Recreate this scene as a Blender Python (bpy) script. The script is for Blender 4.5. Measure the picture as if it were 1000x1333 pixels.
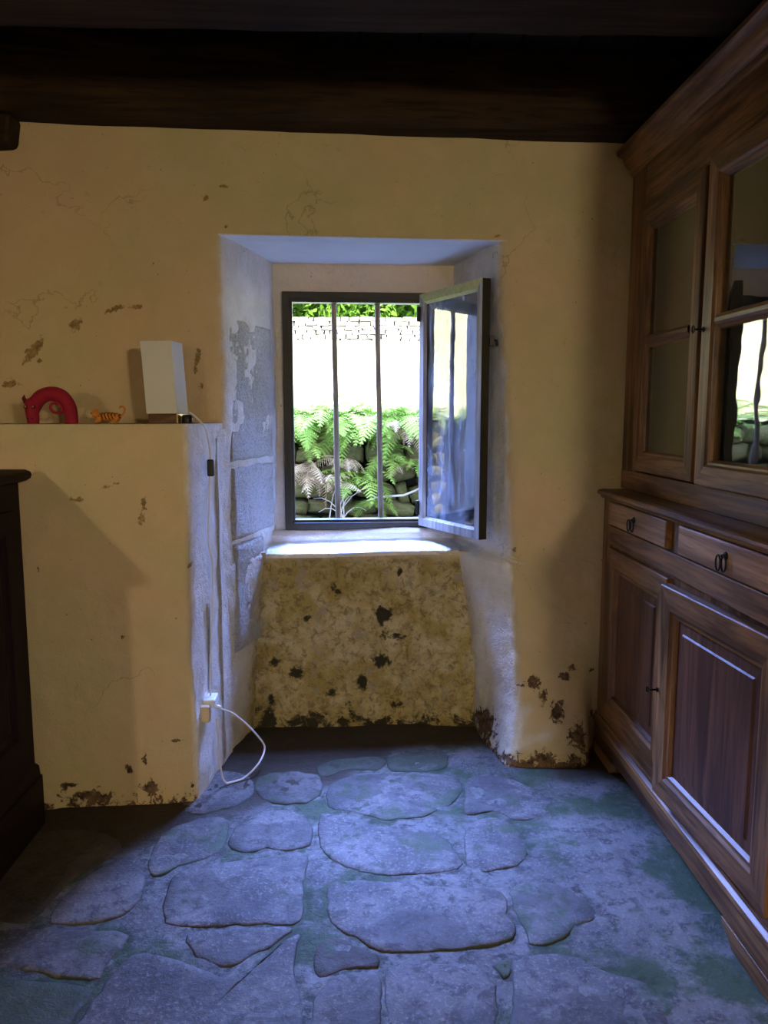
import bpy, bmesh, math, random
from mathutils import Vector, noise, Matrix
random.seed(7)
R = math.radians
scn = bpy.context.scene
col = scn.collection
for o in list(bpy.data.objects): bpy.data.objects.remove(o)

# ------------------------------------------------------------------ camera
F = 1000.0; CX, CY = 500.0, 666.5; EYE = 1.25
TH = math.atan((CY-540)/F); YAW = math.atan(28/F*math.cos(TH))
FW = Vector((math.sin(YAW)*math.cos(TH), math.cos(YAW)*math.cos(TH), -math.sin(TH)))
RT = Vector((math.cos(YAW), -math.sin(YAW), 0)); UP = RT.cross(FW)
CAM = Vector((0, 0, EYE))
cd = bpy.data.cameras.new('camera'); cam = bpy.data.objects.new('camera', cd); col.objects.link(cam)
cd.sensor_fit = 'VERTICAL'; cd.sensor_height = 36; cd.lens = 36*F/1333.0
cd.clip_start = .05; cd.clip_end = 300
cam.matrix_world = Matrix(((RT.x, UP.x, -FW.x, 0), (RT.y, UP.y, -FW.y, 0), (RT.z, UP.z, -FW.z, EYE), (0, 0, 0, 1)))
scn.camera = cam

def ray(x, y): return FW + RT*((x-CX)/F) - UP*((y-CY)/F)
def onz(x, y, z): d = ray(x, y); return CAM + d*((z-EYE)/d.z)
def ony(x, y, Y): d = ray(x, y); return CAM + d*(Y/d.y)
def onx(x, y, X): d = ray(x, y); return CAM + d*(X/d.x)

# ------------------------------------------------------------------ world, sun, added sky fill, exposure
w = bpy.data.worlds.new('sky'); scn.world = w; w.use_nodes = True
nt = w.node_tree; nt.nodes.clear()
wo = nt.nodes.new('ShaderNodeOutputWorld'); bg = nt.nodes.new('ShaderNodeBackground'); sk = nt.nodes.new('ShaderNodeTexSky')
sk.sky_type = 'NISHITA'; sk.sun_disc = False; sk.sun_elevation = R(52); sk.sun_rotation = R(200); sk.ozone_density = 2.5
bg.inputs['Strength'].default_value = .20
nt.links.new(sk.outputs[0], bg.inputs[0]); nt.links.new(bg.outputs[0], wo.inputs[0])

sd = bpy.data.lights.new('sun', 'SUN'); so = bpy.data.objects.new('sun', sd); col.objects.link(so)
sd.energy = 20.0; sd.angle = R(.6); sd.color = (1, .96, .88)
so.rotation_euler = Vector((-.25, -.72, .98)).to_track_quat('Z', 'Y').to_euler()
so.location = (-3, -8, 12)

ad = bpy.data.lights.new('skylight_fill', 'AREA'); ao = bpy.data.objects.new('skylight_fill', ad); col.objects.link(ao)  # unseen blue area lamp added above the window to boost daylight indoors
ad.shape = 'RECTANGLE'; ad.size = 2.6; ad.size_y = 2.2; ad.energy = 1850; ad.color = (.23, .36, 1.0)
ao.location = (-.35, 5.0, 3.45)
ao.rotation_euler = (Vector((-.35, 5.0, 3.45)) - Vector((0, 3.0, .7))).to_track_quat('Z', 'Y').to_euler()

vs = scn.view_settings
vs.view_transform = 'Standard'; vs.look = 'None'; vs.gamma = 1; vs.use_curve_mapping = False; vs.exposure = 1.15
FILL_LEFT, FILL_RIGHT = 950.0, 66.0  # strengths of the fill lamps added behind the camera

# ------------------------------------------------------------------ node helpers / materials
MATS = {}
class NT:
    def __init__(s, name):
        s.m = bpy.data.materials.new(name); s.m.use_nodes = True
        s.t = s.m.node_tree; s.t.nodes.clear()
        s.out = s.n('OutputMaterial'); MATS[name] = s.m
    def n(s, k, **kw):
        x = s.t.nodes.new('ShaderNode'+k)
        for a, b in kw.items(): setattr(x, a, b)
        return x
    def l(s, a, b): s.t.links.new(a, b)
    def setin(s, sock, v):
        if hasattr(v, 'links') or isinstance(v, bpy.types.NodeSocket): s.l(v, sock)
        elif isinstance(v, tuple) and len(v) == 3 and sock.type == 'RGBA': sock.default_value = (*v, 1)
        else: sock.default_value = v
    def coords(s, rnd=False):
        c = s.n('TexCoord').outputs['Object']
        if rnd:
            oi = s.n('ObjectInfo'); m = s.n('VectorMath', operation='ADD')
            k = s.n('VectorMath', operation='SCALE'); cb = s.n('CombineXYZ')
            for i in range(3): s.l(oi.outputs['Random'], cb.inputs[i])
            s.l(cb.outputs[0], k.inputs[0]); k.inputs['Scale'].default_value = 17.3
            s.l(c, m.inputs[0]); s.l(k.outputs[0], m.inputs[1]); c = m.outputs[0]
        return c
    def noise(s, vec, scale, detail=4, rough=.55, dist=0, stretch=None):
        if stretch:
            mp = s.n('Mapping'); s.l(vec, mp.inputs['Vector']); mp.inputs['Scale'].default_value = stretch; vec = mp.outputs[0]
        x = s.n('TexNoise'); s.l(vec, x.inputs['Vector'])
        x.inputs['Scale'].default_value = scale; x.inputs['Detail'].default_value = detail
        x.inputs['Roughness'].default_value = rough; x.inputs['Distortion'].default_value = dist
        return x.outputs['Fac']
    def ramp(s, v, a, b):
        x = s.n('MapRange'); x.interpolation_type = 'SMOOTHSTEP'; s.l(v, x.inputs['Value'])
        x.inputs['From Min'].default_value = a; x.inputs['From Max'].default_value = b
        return x.outputs[0]
    def math(s, op, a, b=None):
        x = s.n('Math', operation=op); s.setin(x.inputs[0], a)
        if b is not None: s.setin(x.inputs[1], b)
        return x.outputs[0]
    def mix(s, f, a, b):
        x = s.n('Mix', data_type='RGBA'); s.setin(x.inputs[0], f); s.setin(x.inputs[6], a); s.setin(x.inputs[7], b)
        return x.outputs[2]
    def bsdf(s, colr, rough=.8, bump=None, bs=.3, bd=.01, spec=.3, metal=0, **kw):
        p = s.n('BsdfPrincipled'); s.setin(p.inputs['Base Color'], colr); s.setin(p.inputs['Roughness'], rough)
        p.inputs['Specular IOR Level'].default_value = spec; p.inputs['Metallic'].default_value = metal
        for k, v in kw.items(): s.setin(p.inputs[k.replace('_', ' ')], v)
        if bump is not None:
            b = s.n('Bump'); b.inputs['Strength'].default_value = bs; b.inputs['Distance'].default_value = bd
            s.l(bump, b.inputs['Height']); s.l(b.outputs[0], p.inputs['Normal'])
        s.l(p.outputs[0], s.out.inputs[0]); return p

def m_plain(name, c, rough=.6, var=.25, scale=30, metal=0, spec=.3, bs=.15, bd=.003):
    t = NT(name); v = t.coords(True); n = t.noise(v, scale)
    a = tuple(x*(1-var) for x in c); b = tuple(min(1, x*(1+var)) for x in c)
    t.bsdf(t.mix(n, a, b), rough, n, bs, bd, spec, metal); return t.m

def m_wood(name, axis, dark, light, rough=.42, spec=.4, scale=1.0):
    t = NT(name); v = t.coords(True)
    st = [26*scale]*3; st[axis] = 1.6*scale
    g = t.noise(v, 1.0, 5, .6, .9, tuple(st))
    st2 = [120*scale]*3; st2[axis] = 5*scale
    f = t.noise(v, 1.0, 3, .6, 0, tuple(st2))
    big = t.noise(v, 3.0, 3, .5)
    c = t.mix(t.ramp(g, .3, .72), dark, light)
    c = t.mix(t.math('MULTIPLY', t.ramp(f, .5, .68), .55), c, tuple(x*.45 for x in dark))
    c = t.mix(t.math('MULTIPLY', t.ramp(big, .42, .7), .45), c, tuple(x*.55 for x in dark))
    t.bsdf(c, rough, f, .12, .002, spec); return t.m

# wall plaster: msk = (peel, mould, whitewash with daylight painted in, roughness)
t = NT('plaster'); v = t.coords()
at = t.n('Attribute'); at.attribute_name = 'msk'
sp = t.n('SeparateColor'); t.l(at.outputs['Color'], sp.inputs[0])
peel, mold, white = sp.outputs[0], sp.outputs[1], sp.outputs[2]
n1 = t.noise(v, 1.7, 4, .55); n2 = t.noise(v, 9, 6, .65); n3 = t.noise(v, 38, 6, .7); n4 = t.noise(v, 150, 3, .6)
c = t.mix(t.ramp(n1, .35, .65), (.59, .45, .28), (.50, .45, .255))
c = t.mix(t.math('MULTIPLY', t.ramp(n2, .4, .75), .35), c, (.64, .53, .37))
c = t.mix(t.math('MULTIPLY', t.ramp(n3, .62, .75), .25), c, (.30, .24, .12))
n6 = t.noise(v, 4.5, 8, .7, .6)
c = t.mix(t.math('MULTIPLY', t.ramp(n6, .66, .72), .35), c, (.33, .24, .11))
cw = t.mix(t.ramp(n2, .3, .7), (.84, .83, .80), (.72, .71, .64))
cw = t.mix(t.math('MULTIPLY', t.ramp(n3, .55, .75), .35), cw, (.36, .35, .30))
c = t.mix(white, c, cw)
# mould palette (ochre, grey, black)
n5 = t.noise(v, 7, 7, .72, .4); nb = t.noise(v, 13, 7, .75); nc = t.noise(v, 36, 7, .75, .6)
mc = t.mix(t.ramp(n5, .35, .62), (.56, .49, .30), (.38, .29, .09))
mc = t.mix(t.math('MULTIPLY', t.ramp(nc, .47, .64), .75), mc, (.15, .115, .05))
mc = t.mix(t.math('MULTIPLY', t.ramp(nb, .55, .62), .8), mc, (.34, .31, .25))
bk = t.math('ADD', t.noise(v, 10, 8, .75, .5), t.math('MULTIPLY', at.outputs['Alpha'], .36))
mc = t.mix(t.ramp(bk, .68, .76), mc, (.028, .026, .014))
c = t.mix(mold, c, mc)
pk = t.math('ADD', peel, t.math('MULTIPLY', t.math('SUBTRACT', t.noise(v, 30, 9, .78, .5), .5), 2.6))
pf = t.ramp(pk, .50, .58)
pc = t.mix(t.ramp(n3, .35, .65), (.045, .028, .018), (.19, .125, .075))
sx = t.n('SeparateXYZ'); t.l(v, sx.inputs[0])
pc = t.mix(t.ramp(sx.outputs[2], .5, .9), pc, t.mix(t.ramp(n3, .35, .65), (.20, .13, .05), (.36, .26, .12)))
vo = t.n('TexVoronoi', feature='DISTANCE_TO_EDGE'); vo.inputs['Scale'].default_value = 2.2
dv = t.n('VectorMath', operation='ADD'); t.l(v, dv.inputs[0]); nz = t.n('TexNoise'); t.l(v, nz.inputs['Vector']); nz.inputs['Scale'].default_value = 7; nz.inputs['Detail'].default_value = 6
ns = t.n('VectorMath', operation='SCALE'); t.l(nz.outputs['Color'], ns.inputs[0]); ns.inputs['Scale'].default_value = .35; t.l(ns.outputs[0], dv.inputs[1]); t.l(dv.outputs[0], vo.inputs['Vector'])
crk = t.math('MULTIPLY', t.math('SUBTRACT', 1.0, t.ramp(vo.outputs['Distance'], .0, .010)), t.ramp(t.noise(v, 2.3, 3), .52, .66))
c = t.mix(t.math('MULTIPLY', crk, .5), c, (.22, .16, .08))
sp_ = t.ramp(t.noise(v, 70, 2, .5), .74, .78)
c = t.mix(t.math('MULTIPLY', sp_, .7), c, (.10, .07, .035))
c = t.mix(pf, c, pc)
bh = t.math('ADD', t.math('ADD', t.math('MULTIPLY', n2, 1.2), t.math('MULTIPLY', n3, .6)), t.math('MULTIPLY', n4, .25))
bh = t.math('SUBTRACT', bh, t.math('MULTIPLY', pf, .5))
pb = t.bsdf(c, .9, bh, .45, .014, .15)
bn = pb.inputs['Normal'].links[0].from_node
t.l(t.math('ADD', .35, t.math('MULTIPLY', t.math('MAXIMUM', white, mold), .6)), bn.inputs['Strength'])

t = NT('painted_stone'); v = t.coords()
n2 = t.noise(v, 12, 5, .6); n3 = t.noise(v, 85, 5, .75); n1 = t.noise(v, 4, 3)
c = t.mix(t.ramp(n1, .35, .65), (.82, .81, .78), (.74, .73, .64))
c = t.mix(t.math('MULTIPLY', t.ramp(n3, .5, .62), .45), c, (.42, .42, .38))
t.bsdf(c, .9, t.math('ADD', n3, t.math('MULTIPLY', n2, .4)), 1.0, .028, .15)

t = NT('flagstone'); v = t.coords(True); oi = t.n('ObjectInfo')
n1 = t.noise(v, 4, 5, .6); n2 = t.noise(v, 22, 7, .72, .4); n3 = t.noise(v, 110, 4, .7); ng = t.noise(v, 5.5, 6, .65)
c = t.mix(t.ramp(n1, .3, .7), (.052, .050, .053), (.175, .165, .16))
c = t.mix(t.math('MULTIPLY', t.ramp(n2, .48, .62), .8), c, (.045, .042, .045))
c = t.mix(t.math('MULTIPLY', t.ramp(n3, .5, .7), .5), c, (.30, .29, .28))
at = t.n('Attribute'); at.attribute_name = 'msk'; sp = t.n('SeparateColor'); t.l(at.outputs['Color'], sp.inputs[0])
gm = t.math('MULTIPLY', t.ramp(t.math('ADD', ng, t.math('MULTIPLY', sp.outputs[1], .25)), .60, .72), .75)
bl = t.noise(v, 2.6, 5, .7, .8)
c = t.mix(t.math('MULTIPLY', t.ramp(bl, .48, .56), .6), c, (.045, .043, .045))
c = t.mix(gm, c, (.045, .075, .03))
c = t.mix(sp.outputs[2], c, (.014, .014, .011))
c = t.mix(sp.outputs[0], c, (.035, .024, .014))
t.bsdf(c, t.math('ADD', .5, t.math('MULTIPLY', n2, .35)), t.math('ADD', n2, t.math('MULTIPLY', n3, .35)), .6, .012, .35)

t = NT('screed'); v = t.coords()
at = t.n('Attribute'); at.attribute_name = 'msk'; sp = t.n('SeparateColor'); t.l(at.outputs['Color'], sp.inputs[0])
n1 = t.noise(v, 3, 5, .6); n2 = t.noise(v, 20, 7, .75, .3); n3 = t.noise(v, 90, 4, .7); ng = t.noise(v, 4, 7, .7)
c = t.mix(t.ramp(n1, .3, .7), (.085, .085, .088), (.20, .20, .20))
c = t.mix(t.math('MULTIPLY', t.ramp(n2, .48, .62), .8), c, (.042, .046, .045))
c = t.mix(t.math('MULTIPLY', t.ramp(n3, .50, .66), .5), c, (.27, .265, .26))
gm = t.math('MULTIPLY', t.ramp(t.math('ADD', ng, t.math('MULTIPLY', sp.outputs[1], .3)), .58, .72), .85)
bl = t.noise(v, 2.4, 6, .7, .8)
c = t.mix(t.math('MULTIPLY', t.ramp(bl, .52, .62), .35), c, (.05, .052, .052))
c = t.mix(gm, c, (.035, .07, .025))
c = t.mix(t.math('MULTIPLY', t.math('MULTIPLY', sp.outputs[2], t.ramp(n2, .42, .60)), .65), c, (.022, .026, .018))
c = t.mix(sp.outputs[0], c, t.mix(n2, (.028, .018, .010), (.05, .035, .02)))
t.bsdf(c, t.math('ADD', .55, t.math('MULTIPLY', n2, .3)), t.math('ADD', n2, t.math('MULTIPLY', n3, .5)), .7, .014, .3)

OAK_D, OAK_L = (.065, .025, .008), (.36, .185, .070)
oak = [m_wood('oak_grain_x', 0, OAK_D, OAK_L), m_wood('oak_grain_y', 1, OAK_D, OAK_L), m_wood('oak_grain_z', 2, OAK_D, OAK_L)]
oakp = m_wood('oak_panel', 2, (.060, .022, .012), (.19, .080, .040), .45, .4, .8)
oakd = m_wood('oak_drawer_front', 1, (.20, .095, .035), (.55, .32, .15), .45, .35, .9)
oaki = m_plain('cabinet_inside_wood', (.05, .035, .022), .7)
dark_oak = m_wood('dark_stained_wood', 2, (.006, .003, .002), (.016, .007, .005), .6, .15)
dark_oak_y = m_wood('dark_stained_wood_rail', 1, (.006, .003, .002), (.016, .007, .005), .6, .15)
beamw = m_wood('smoked_beam_wood', 0, (.014, .008, .004), (.050, .028, .012), .75, .15, .6)
boardw = m_wood('ceiling_board_wood', 1, (.008, .006, .004), (.018, .013, .008), .8, .1, .6)
lintw = m_plain('painted_lintel_wood', (.76, .76, .70), .7, .1, 8)
framep = m_plain('dark_olive_paint', (.030, .027, .015), .5, .3, 40)
castim = m_wood('weathered_casement_timber', 2, (.22, .21, .20), (.46, .44, .40), .7, .2)
mossy = m_plain('yellow_lit_timber', (.42, .42, .16), .85, .4, 60, bs=.5)  # yellow bounce light off the meadow painted into the casement's top rail
barm = m_wood('rusty_bar', 2, (.20, .16, .11), (.46, .39, .29), .7, .3, 1.5)
blackp = m_plain('black_plastic', (.008, .008, .009), .4, .1)
iron = m_plain('dark_iron', (.012, .011, .010), .45, .3, 50, .6, .5)
whitep = m_plain('white_plastic', (.74, .76, .78), .4, .04)
beigep = m_plain('aged_plastic', (.62, .50, .32), .5, .06)
cablem = m_plain('cable_white', (.70, .70, .68), .5, .05)
shadem = m_plain('lamp_shade_fabric', (.64, .66, .64), .8, .05, 200)
lbase = m_wood('lamp_base_wood', 0, (.10, .045, .015), (.32, .17, .06), .4)
brass = m_plain('brass', (.55, .42, .20), .35, .1, 30, .9, .5)
redf = m_plain('red_felt', (.30, .010, .032), .75, .25, 60)
redd = m_plain('dark_red_felt', (.09, .006, .010), .8, .2, 60)
eyew = m_plain('toy_eye', (.5, .35, .12), .4, .1)
orangef = m_plain('orange_paint', (.62, .24, .03), .5, .25, 80)
stripem = m_plain('brown_stripe_paint', (.10, .035, .010), .5, .2, 60)
creamf = m_plain('cream_paint', (.75, .62, .40), .5, .1)
housem = m_plain('house_render', (.45, .42, .36), .9, .15, 4)

def m_glass(name, tint, dirt_shade, dcol, dscale, ior=1.5):
    t = NT(name); v = t.coords()
    tr = t.n('BsdfTransparent'); tr.inputs[0].default_value = (*tint, 1)
    gl = t.n('BsdfGlossy'); gl.inputs['Roughness'].default_value = .015; gl.inputs[0].default_value = (1, 1, 1, 1)
    fr = t.n('Fresnel'); fr.inputs[0].default_value = ior
    wob = t.noise(v, 5, 2); b = t.n('Bump'); b.inputs['Strength'].default_value = .04; b.inputs['Distance'].default_value = .02
    t.l(wob, b.inputs['Height']); t.l(b.outputs[0], gl.inputs['Normal'])
    mx = t.n('MixShader'); t.l(t.math('MINIMUM', t.math('MULTIPLY', fr.outputs[0], 2.0), 1.0), mx.inputs[0]); t.l(tr.outputs[0], mx.inputs[1]); t.l(gl.outputs[0], mx.inputs[2])
    df = t.n('BsdfDiffuse'); df.inputs[0].default_value = (*dcol, 1)
    m2 = t.n('MixShader'); dn = t.noise(v, dscale, 5, .65, .5, (1, 1, .35))
    t.l(t.math('MULTIPLY', t.ramp(dn, .3, .75), dirt_shade), m2.inputs[0]); t.l(mx.outputs[0], m2.inputs[1]); t.l(df.outputs[0], m2.inputs[2])
    t.l(m2.outputs[0], t.out.inputs[0]); return t.m
pane_m = m_glass('dusty_window_glass', (.86, .92, .97), .50, (.55, .65, .8), 9)
cabglass = m_glass('old_cabinet_glass', (.80, .86, .80), .05, (.35, .36, .28), 6)

def m_leaf(name, a, b, trans=.35):
    t = NT(name); v = t.coords(True); oi = t.n('ObjectInfo')
    n = t.noise(v, 9, 3); c = t.mix(t.math('MULTIPLY', t.math('ADD', n, oi.outputs['Random']), .5), a, b)
    d = t.n('BsdfDiffuse'); tl = t.n('BsdfTranslucent'); t.l(c, d.inputs[0]); t.l(c, tl.inputs[0])
    m = t.n('MixShader'); m.inputs[0].default_value = trans; t.l(d.outputs[0], m.inputs[1]); t.l(tl.outputs[0], m.inputs[2])
    t.l(m.outputs[0], t.out.inputs[0]); return t.m
fern_m = m_leaf('fern_green', (.12, .23, .03), (.40, .48, .08))
dead_m = m_leaf('dead_bracken', (.30, .18, .07), (.60, .44, .22), .2)
tree_m = m_leaf('tree_leaves', (.035, .10, .018), (.11, .22, .03), .3)
stem_m = m_plain('pale_stem', (.55, .45, .30), .7, .2)
t = NT('mossy_stone'); v = t.coords(True); oi = t.n('ObjectInfo')
n1 = t.noise(v, 6, 5, .65); n2 = t.noise(v, 30, 5, .7)
c = t.mix(t.ramp(n1, .35, .65), (.19, .135, .05), (.10, .115, .016))
c = t.mix(t.math('MULTIPLY', t.ramp(n2, .5, .7), .6), c, (.22, .175, .09))
t.bsdf(c, .9, n2, .5, .02, .1)
t = NT('dark_soil'); v = t.coords(); n2 = t.noise(v, 14, 5, .7); t.bsdf(t.mix(n2, (.012, .012, .006), (.05, .045, .02)), .95, n2, .5, .03, .05)
t = NT('dry_meadow'); v = t.coords(); n1 = t.noise(v, .8, 5); n2 = t.noise(v, 16, 6, .7)
t.bsdf(t.mix(t.ramp(n1, .3, .7), (.72, .70, .52), (.62, .66, .38)), .95, n2, .4, .05, .05)
t = NT('pale_stone'); v = t.coords(True); n2 = t.noise(v, 8, 5, .7)
t.bsdf(t.mix(t.ramp(n2, .35, .7), (.40, .38, .38), (.22, .21, .21)), .95, n2, .4, .03, .05)
t = NT('wall_joint'); t.bsdf((.05, .05, .05), .95)
for nm, st in (('fill_glow_left', FILL_LEFT), ('fill_glow_right', FILL_RIGHT)):
    t = NT(nm); e = t.n('Emission'); e.inputs[0].default_value = (1, .82, .56, 1); e.inputs[1].default_value = st; t.l(e.outputs[0], t.out.inputs[0])

# ------------------------------------------------------------------ mesh helpers
ORG = {}
def tag(o, label=None, cat=None, group=None, kind=None):
    for k, x in (('label', label), ('category', cat), ('group', group), ('kind', kind)):
        if x: o[k] = x
    return o
def empty(name, loc, label=None, cat=None, group=None, kind=None):
    o = bpy.data.objects.new(name, None); col.objects.link(o); o.location = loc; o.empty_display_size = .05
    ORG[o] = Vector(loc); return tag(o, label, cat, group, kind)

class MB:
    def __init__(s): s.v = []; s.f = []; s.mi = []; s.msk = None
    def add(s, vs, fs, mi=0):
        k = len(s.v); s.v += [tuple(x) for x in vs]; s.f += [tuple(i+k for i in f) for f in fs]; s.mi += [mi]*len(fs); return s
    def box(s, x0, x1, y0, y1, z0, z1, mi=0):
        if x0 > x1: x0, x1 = x1, x0
        if y0 > y1: y0, y1 = y1, y0
        return s.add([(x0,y0,z0),(x1,y0,z0),(x1,y1,z0),(x0,y1,z0),(x0,y0,z1),(x1,y0,z1),(x1,y1,z1),(x0,y1,z1)],
                     [(0,3,2,1),(4,5,6,7),(0,1,5,4),(1,2,6,5),(2,3,7,6),(3,0,4,7)], mi)
    def obox(s, o, u, v, n, W, H, D, mi=0):
        o = Vector(o); p = [o, o+u*W, o+u*W+v*H, o+v*H]; q = [x+n*D for x in p]
        return s.add(p+q, [(0,3,2,1),(4,5,6,7),(0,1,5,4),(1,2,6,5),(2,3,7,6),(3,0,4,7)], mi)
    def loft(s, o, u, v, n, W, H, rings, cap0=False, cap1=False, mi=0, rail=None):
        o = Vector(o); vs = []
        for ins, d in rings:
            for a, b in ((ins, ins), (W-ins, ins), (W-ins, H-ins), (ins, H-ins)): vs.append(o+u*a+v*b+n*d)
        fs = []
        for i in range(len(rings)-1):
            for j in range(4): fs.append((4*i+j, 4*i+(j+1) % 4, 4*i+4+(j+1) % 4, 4*i+4+j))
        if cap0: fs.append((3, 2, 1, 0))
        k = 4*(len(rings)-1)
        if cap1: fs.append((k, k+1, k+2, k+3))
        s.add(vs, fs, mi)
        if rail is not None:
            for i in range(4*(len(rings)-1)):
                if i % 2 == 0: s.mi[len(s.mi)-len(fs)+i] = rail
        return s
    def tube(s, pts, rad, seg=8, cap=True, mi=0):
        pts = [Vector(p) for p in pts]; n = len(pts)
        if not isinstance(rad, (list, tuple)): rad = [rad]*n
        vs = []; up = Vector((0, 0, 1)); a = None
        for i, p in enumerate(pts):
            d = (pts[min(i+1, n-1)]-pts[max(i-1, 0)]).normalized()
            if a is None: a = d.orthogonal().normalized()
            a = (a - d*a.dot(d)).normalized(); b = d.cross(a)
            for j in range(seg):
                t_ = 2*math.pi*j/seg; vs.append(p+(a*math.cos(t_)+b*math.sin(t_))*rad[i])
        fs = []
        for i in range(n-1):
            for j in range(seg): fs.append((i*seg+j, i*seg+(j+1) % seg, (i+1)*seg+(j+1) % seg, (i+1)*seg+j))
        if cap: fs.append(tuple(range(seg))[::-1]); fs.append(tuple(range((n-1)*seg, n*seg)))
        return s.add(vs, fs, mi)
    def lathe(s, c, prof, seg=20, axis='z', mi=0):
        vs = []
        for r, h in prof:
            for j in range(seg):
                a = 2*math.pi*j/seg; x, y = r*math.cos(a), r*math.sin(a)
                vs.append(Vector(c)+(Vector((x, y, h)) if axis == 'z' else Vector((h, x, y)) if axis == 'x' else Vector((x, h, y))))
        n = len(prof)
        fs = [(i*seg+j, i*seg+(j+1) % seg, (i+1)*seg+(j+1) % seg, (i+1)*seg+j) for i in range(n-1) for j in range(seg)]
        fs += [tuple(range(seg))[::-1], tuple(range((n-1)*seg, n*seg))]
        return s.add(vs, fs, mi)
    def blob(s, c, r, seg=14, rings=9, f=None, mi=0):
        vs = []; fs = []
        for i in range(rings+1):
            a = math.pi*i/rings
            for j in range(seg):
                b = 2*math.pi*j/seg; d = Vector((math.sin(a)*math.cos(b), math.sin(a)*math.sin(b), math.cos(a)))
                k = f(d) if f else 1
                vs.append(Vector(c)+Vector((d.x*r[0], d.y*r[1], d.z*r[2]))*k)
        for i in range(rings):
            for j in range(seg): fs.append((i*seg+j, i*seg+(j+1) % seg, (i+1)*seg+(j+1) % seg, (i+1)*seg+j))
        return s.add(vs, fs, mi)
    def sweepU(s, prof, xf, y0, y1, xb, near=True, far=False):
        """profile of (out, z) swept along a front edge (facing -x) with returns at the ends"""
        n = len(prof); path = []
        if near: path.append(('n0'))
        rows = []
        for o, z in prof:
            row = []
            yn = y0-o if near else y0; yf = y1+o if far else y1
            row.append((xb, yn, z)); row.append((xf-o, yn, z)); row.append((xf-o, yf, z)); row.append((xb, yf, z)); rows.append(row)
        vs = [p for r in rows for p in r]; fs = []
        for i in range(n-1):
            for j in range(3): fs.append((4*i+j, 4*i+j+1, 4*i+4+j+1, 4*i+4+j))
            fs.append((4*i+3, 4*i, 4*i+4, 4*i+7))
        fs.append((0, 3, 2, 1)); k = 4*(n-1); fs.append((k, k+1, k+2, k+3))
        return s.add(vs, fs)
    def mesh(s, name, mats, org=Vector((0, 0, 0)), smooth=False, bevel=0, seg=2, angle=40):
        me = bpy.data.meshes.new(name)
        me.from_pydata([tuple(Vector(p)-org) for p in s.v], [], s.f); 
        for m in (mats if isinstance(mats, (list, tuple)) else [mats]): me.materials.append(m)
        for p, i in zip(me.polygons, s.mi): p.material_index = i
        if s.msk:
            a = me.color_attributes.new('msk', 'FLOAT_COLOR', 'POINT')
            a.data.foreach_set('color', [c for m in s.msk for c in m])
        bm = bmesh.new(); bm.from_mesh(me)
        if s.msk is None: bmesh.ops.recalc_face_normals(bm, faces=bm.faces)
        if bevel:
            bmesh.ops.remove_doubles(bm, verts=bm.verts, dist=1e-6)
            es = [e for e in bm.edges if len(e.link_faces) == 2 and e.calc_face_angle(0) > R(25)]
            bmesh.ops.bevel(bm, geom=es, offset=bevel, segments=seg, affect='EDGES', clamp_overlap=True, profile=.5)
        bm.to_mesh(me); bm.free()
        if smooth:
            me.polygons.foreach_set('use_smooth', [True]*len(me.polygons))
            if smooth != 'all': me.set_sharp_from_angle(angle=R(angle))
        return me
    def build(s, name, mats, parent=None, **kw):
        org = Vector((0, 0, 0)); base = kw.pop('base', None)
        if parent is not None: org = ORG.get(parent, Vector((0, 0, 0)))
        elif base is not None: org = Vector(base)
        me = s.mesh(name, mats, org, **kw); o = bpy.data.objects.new(name, me); col.objects.link(o)
        if parent is not None: o.parent = parent
        elif base is not None: o.location = org
        ORG[o] = org; return o

def fbm(p, sc, o=3):
    x = 0; a = 1; p = Vector(p)*sc
    for _ in range(o): x += a*noise.noise(p); p = p*2.03+Vector((3.1, 1.7, 5.3)); a *= .5
    return x
def ss(a, b, x):
    t_ = max(0, min(1, (x-a)/(b-a))); return t_*t_*(3-2*t_)
def lerp(a, b, k): return a+(b-a)*k
def interp(tab, z):
    if z <= tab[0][0]: return tab[0][1]
    for (a, x), (b, y) in zip(tab, tab[1:]):
        if z <= b: return lerp(x, y, (z-a)/(b-a))
    return tab[-1][1]

X_, Y_, Z_ = Vector((1, 0, 0)), Vector((0, 1, 0)), Vector((0, 0, 1))

# ------------------------------------------------------------------ window wall (plaster shell with splayed niche)
def yw(x): return 2.72+.07*(x+.5)
def yb(x): return 3.25+.05*x
wall = MB(); wall.msk = []
def grid(P, nu, nv, amp, skip=None, msk=None):
    """dense displaced patch; amp = (large, medium, fine)"""
    pts = [[Vector(P(i/nu, j/nv)) for i in range(nu+1)] for j in range(nv+1)]
    vs = []; ms = []
    for j in range(nv+1):
        for i in range(nu+1):
            p = pts[j][i]
            du = pts[j][min(i+1, nu)]-pts[j][max(i-1, 0)]; dv = pts[min(j+1, nv)][i]-pts[max(j-1, 0)][i]
            n = du.cross(dv)
            if n.length > 0: n.normalize()
            d = amp[0]*fbm(p, 2.6, 2)+amp[1]*fbm(p, 11, 2)+amp[2]*fbm(p, 42, 2)
            vs.append(p+n*d); ms.append(msk(p) if msk else (0, 0, 0, 0))
    fs = []
    for j in range(nv):
        for i in range(nu):
            if skip and skip(i/nu, j/nv, (i+1)/nu, (j+1)/nv): continue
            k = j*(nu+1)+i; fs.append((k, k+1, k+nu+2, k+nu+1))
    wall.add(vs, fs); wall.msk += ms
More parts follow.
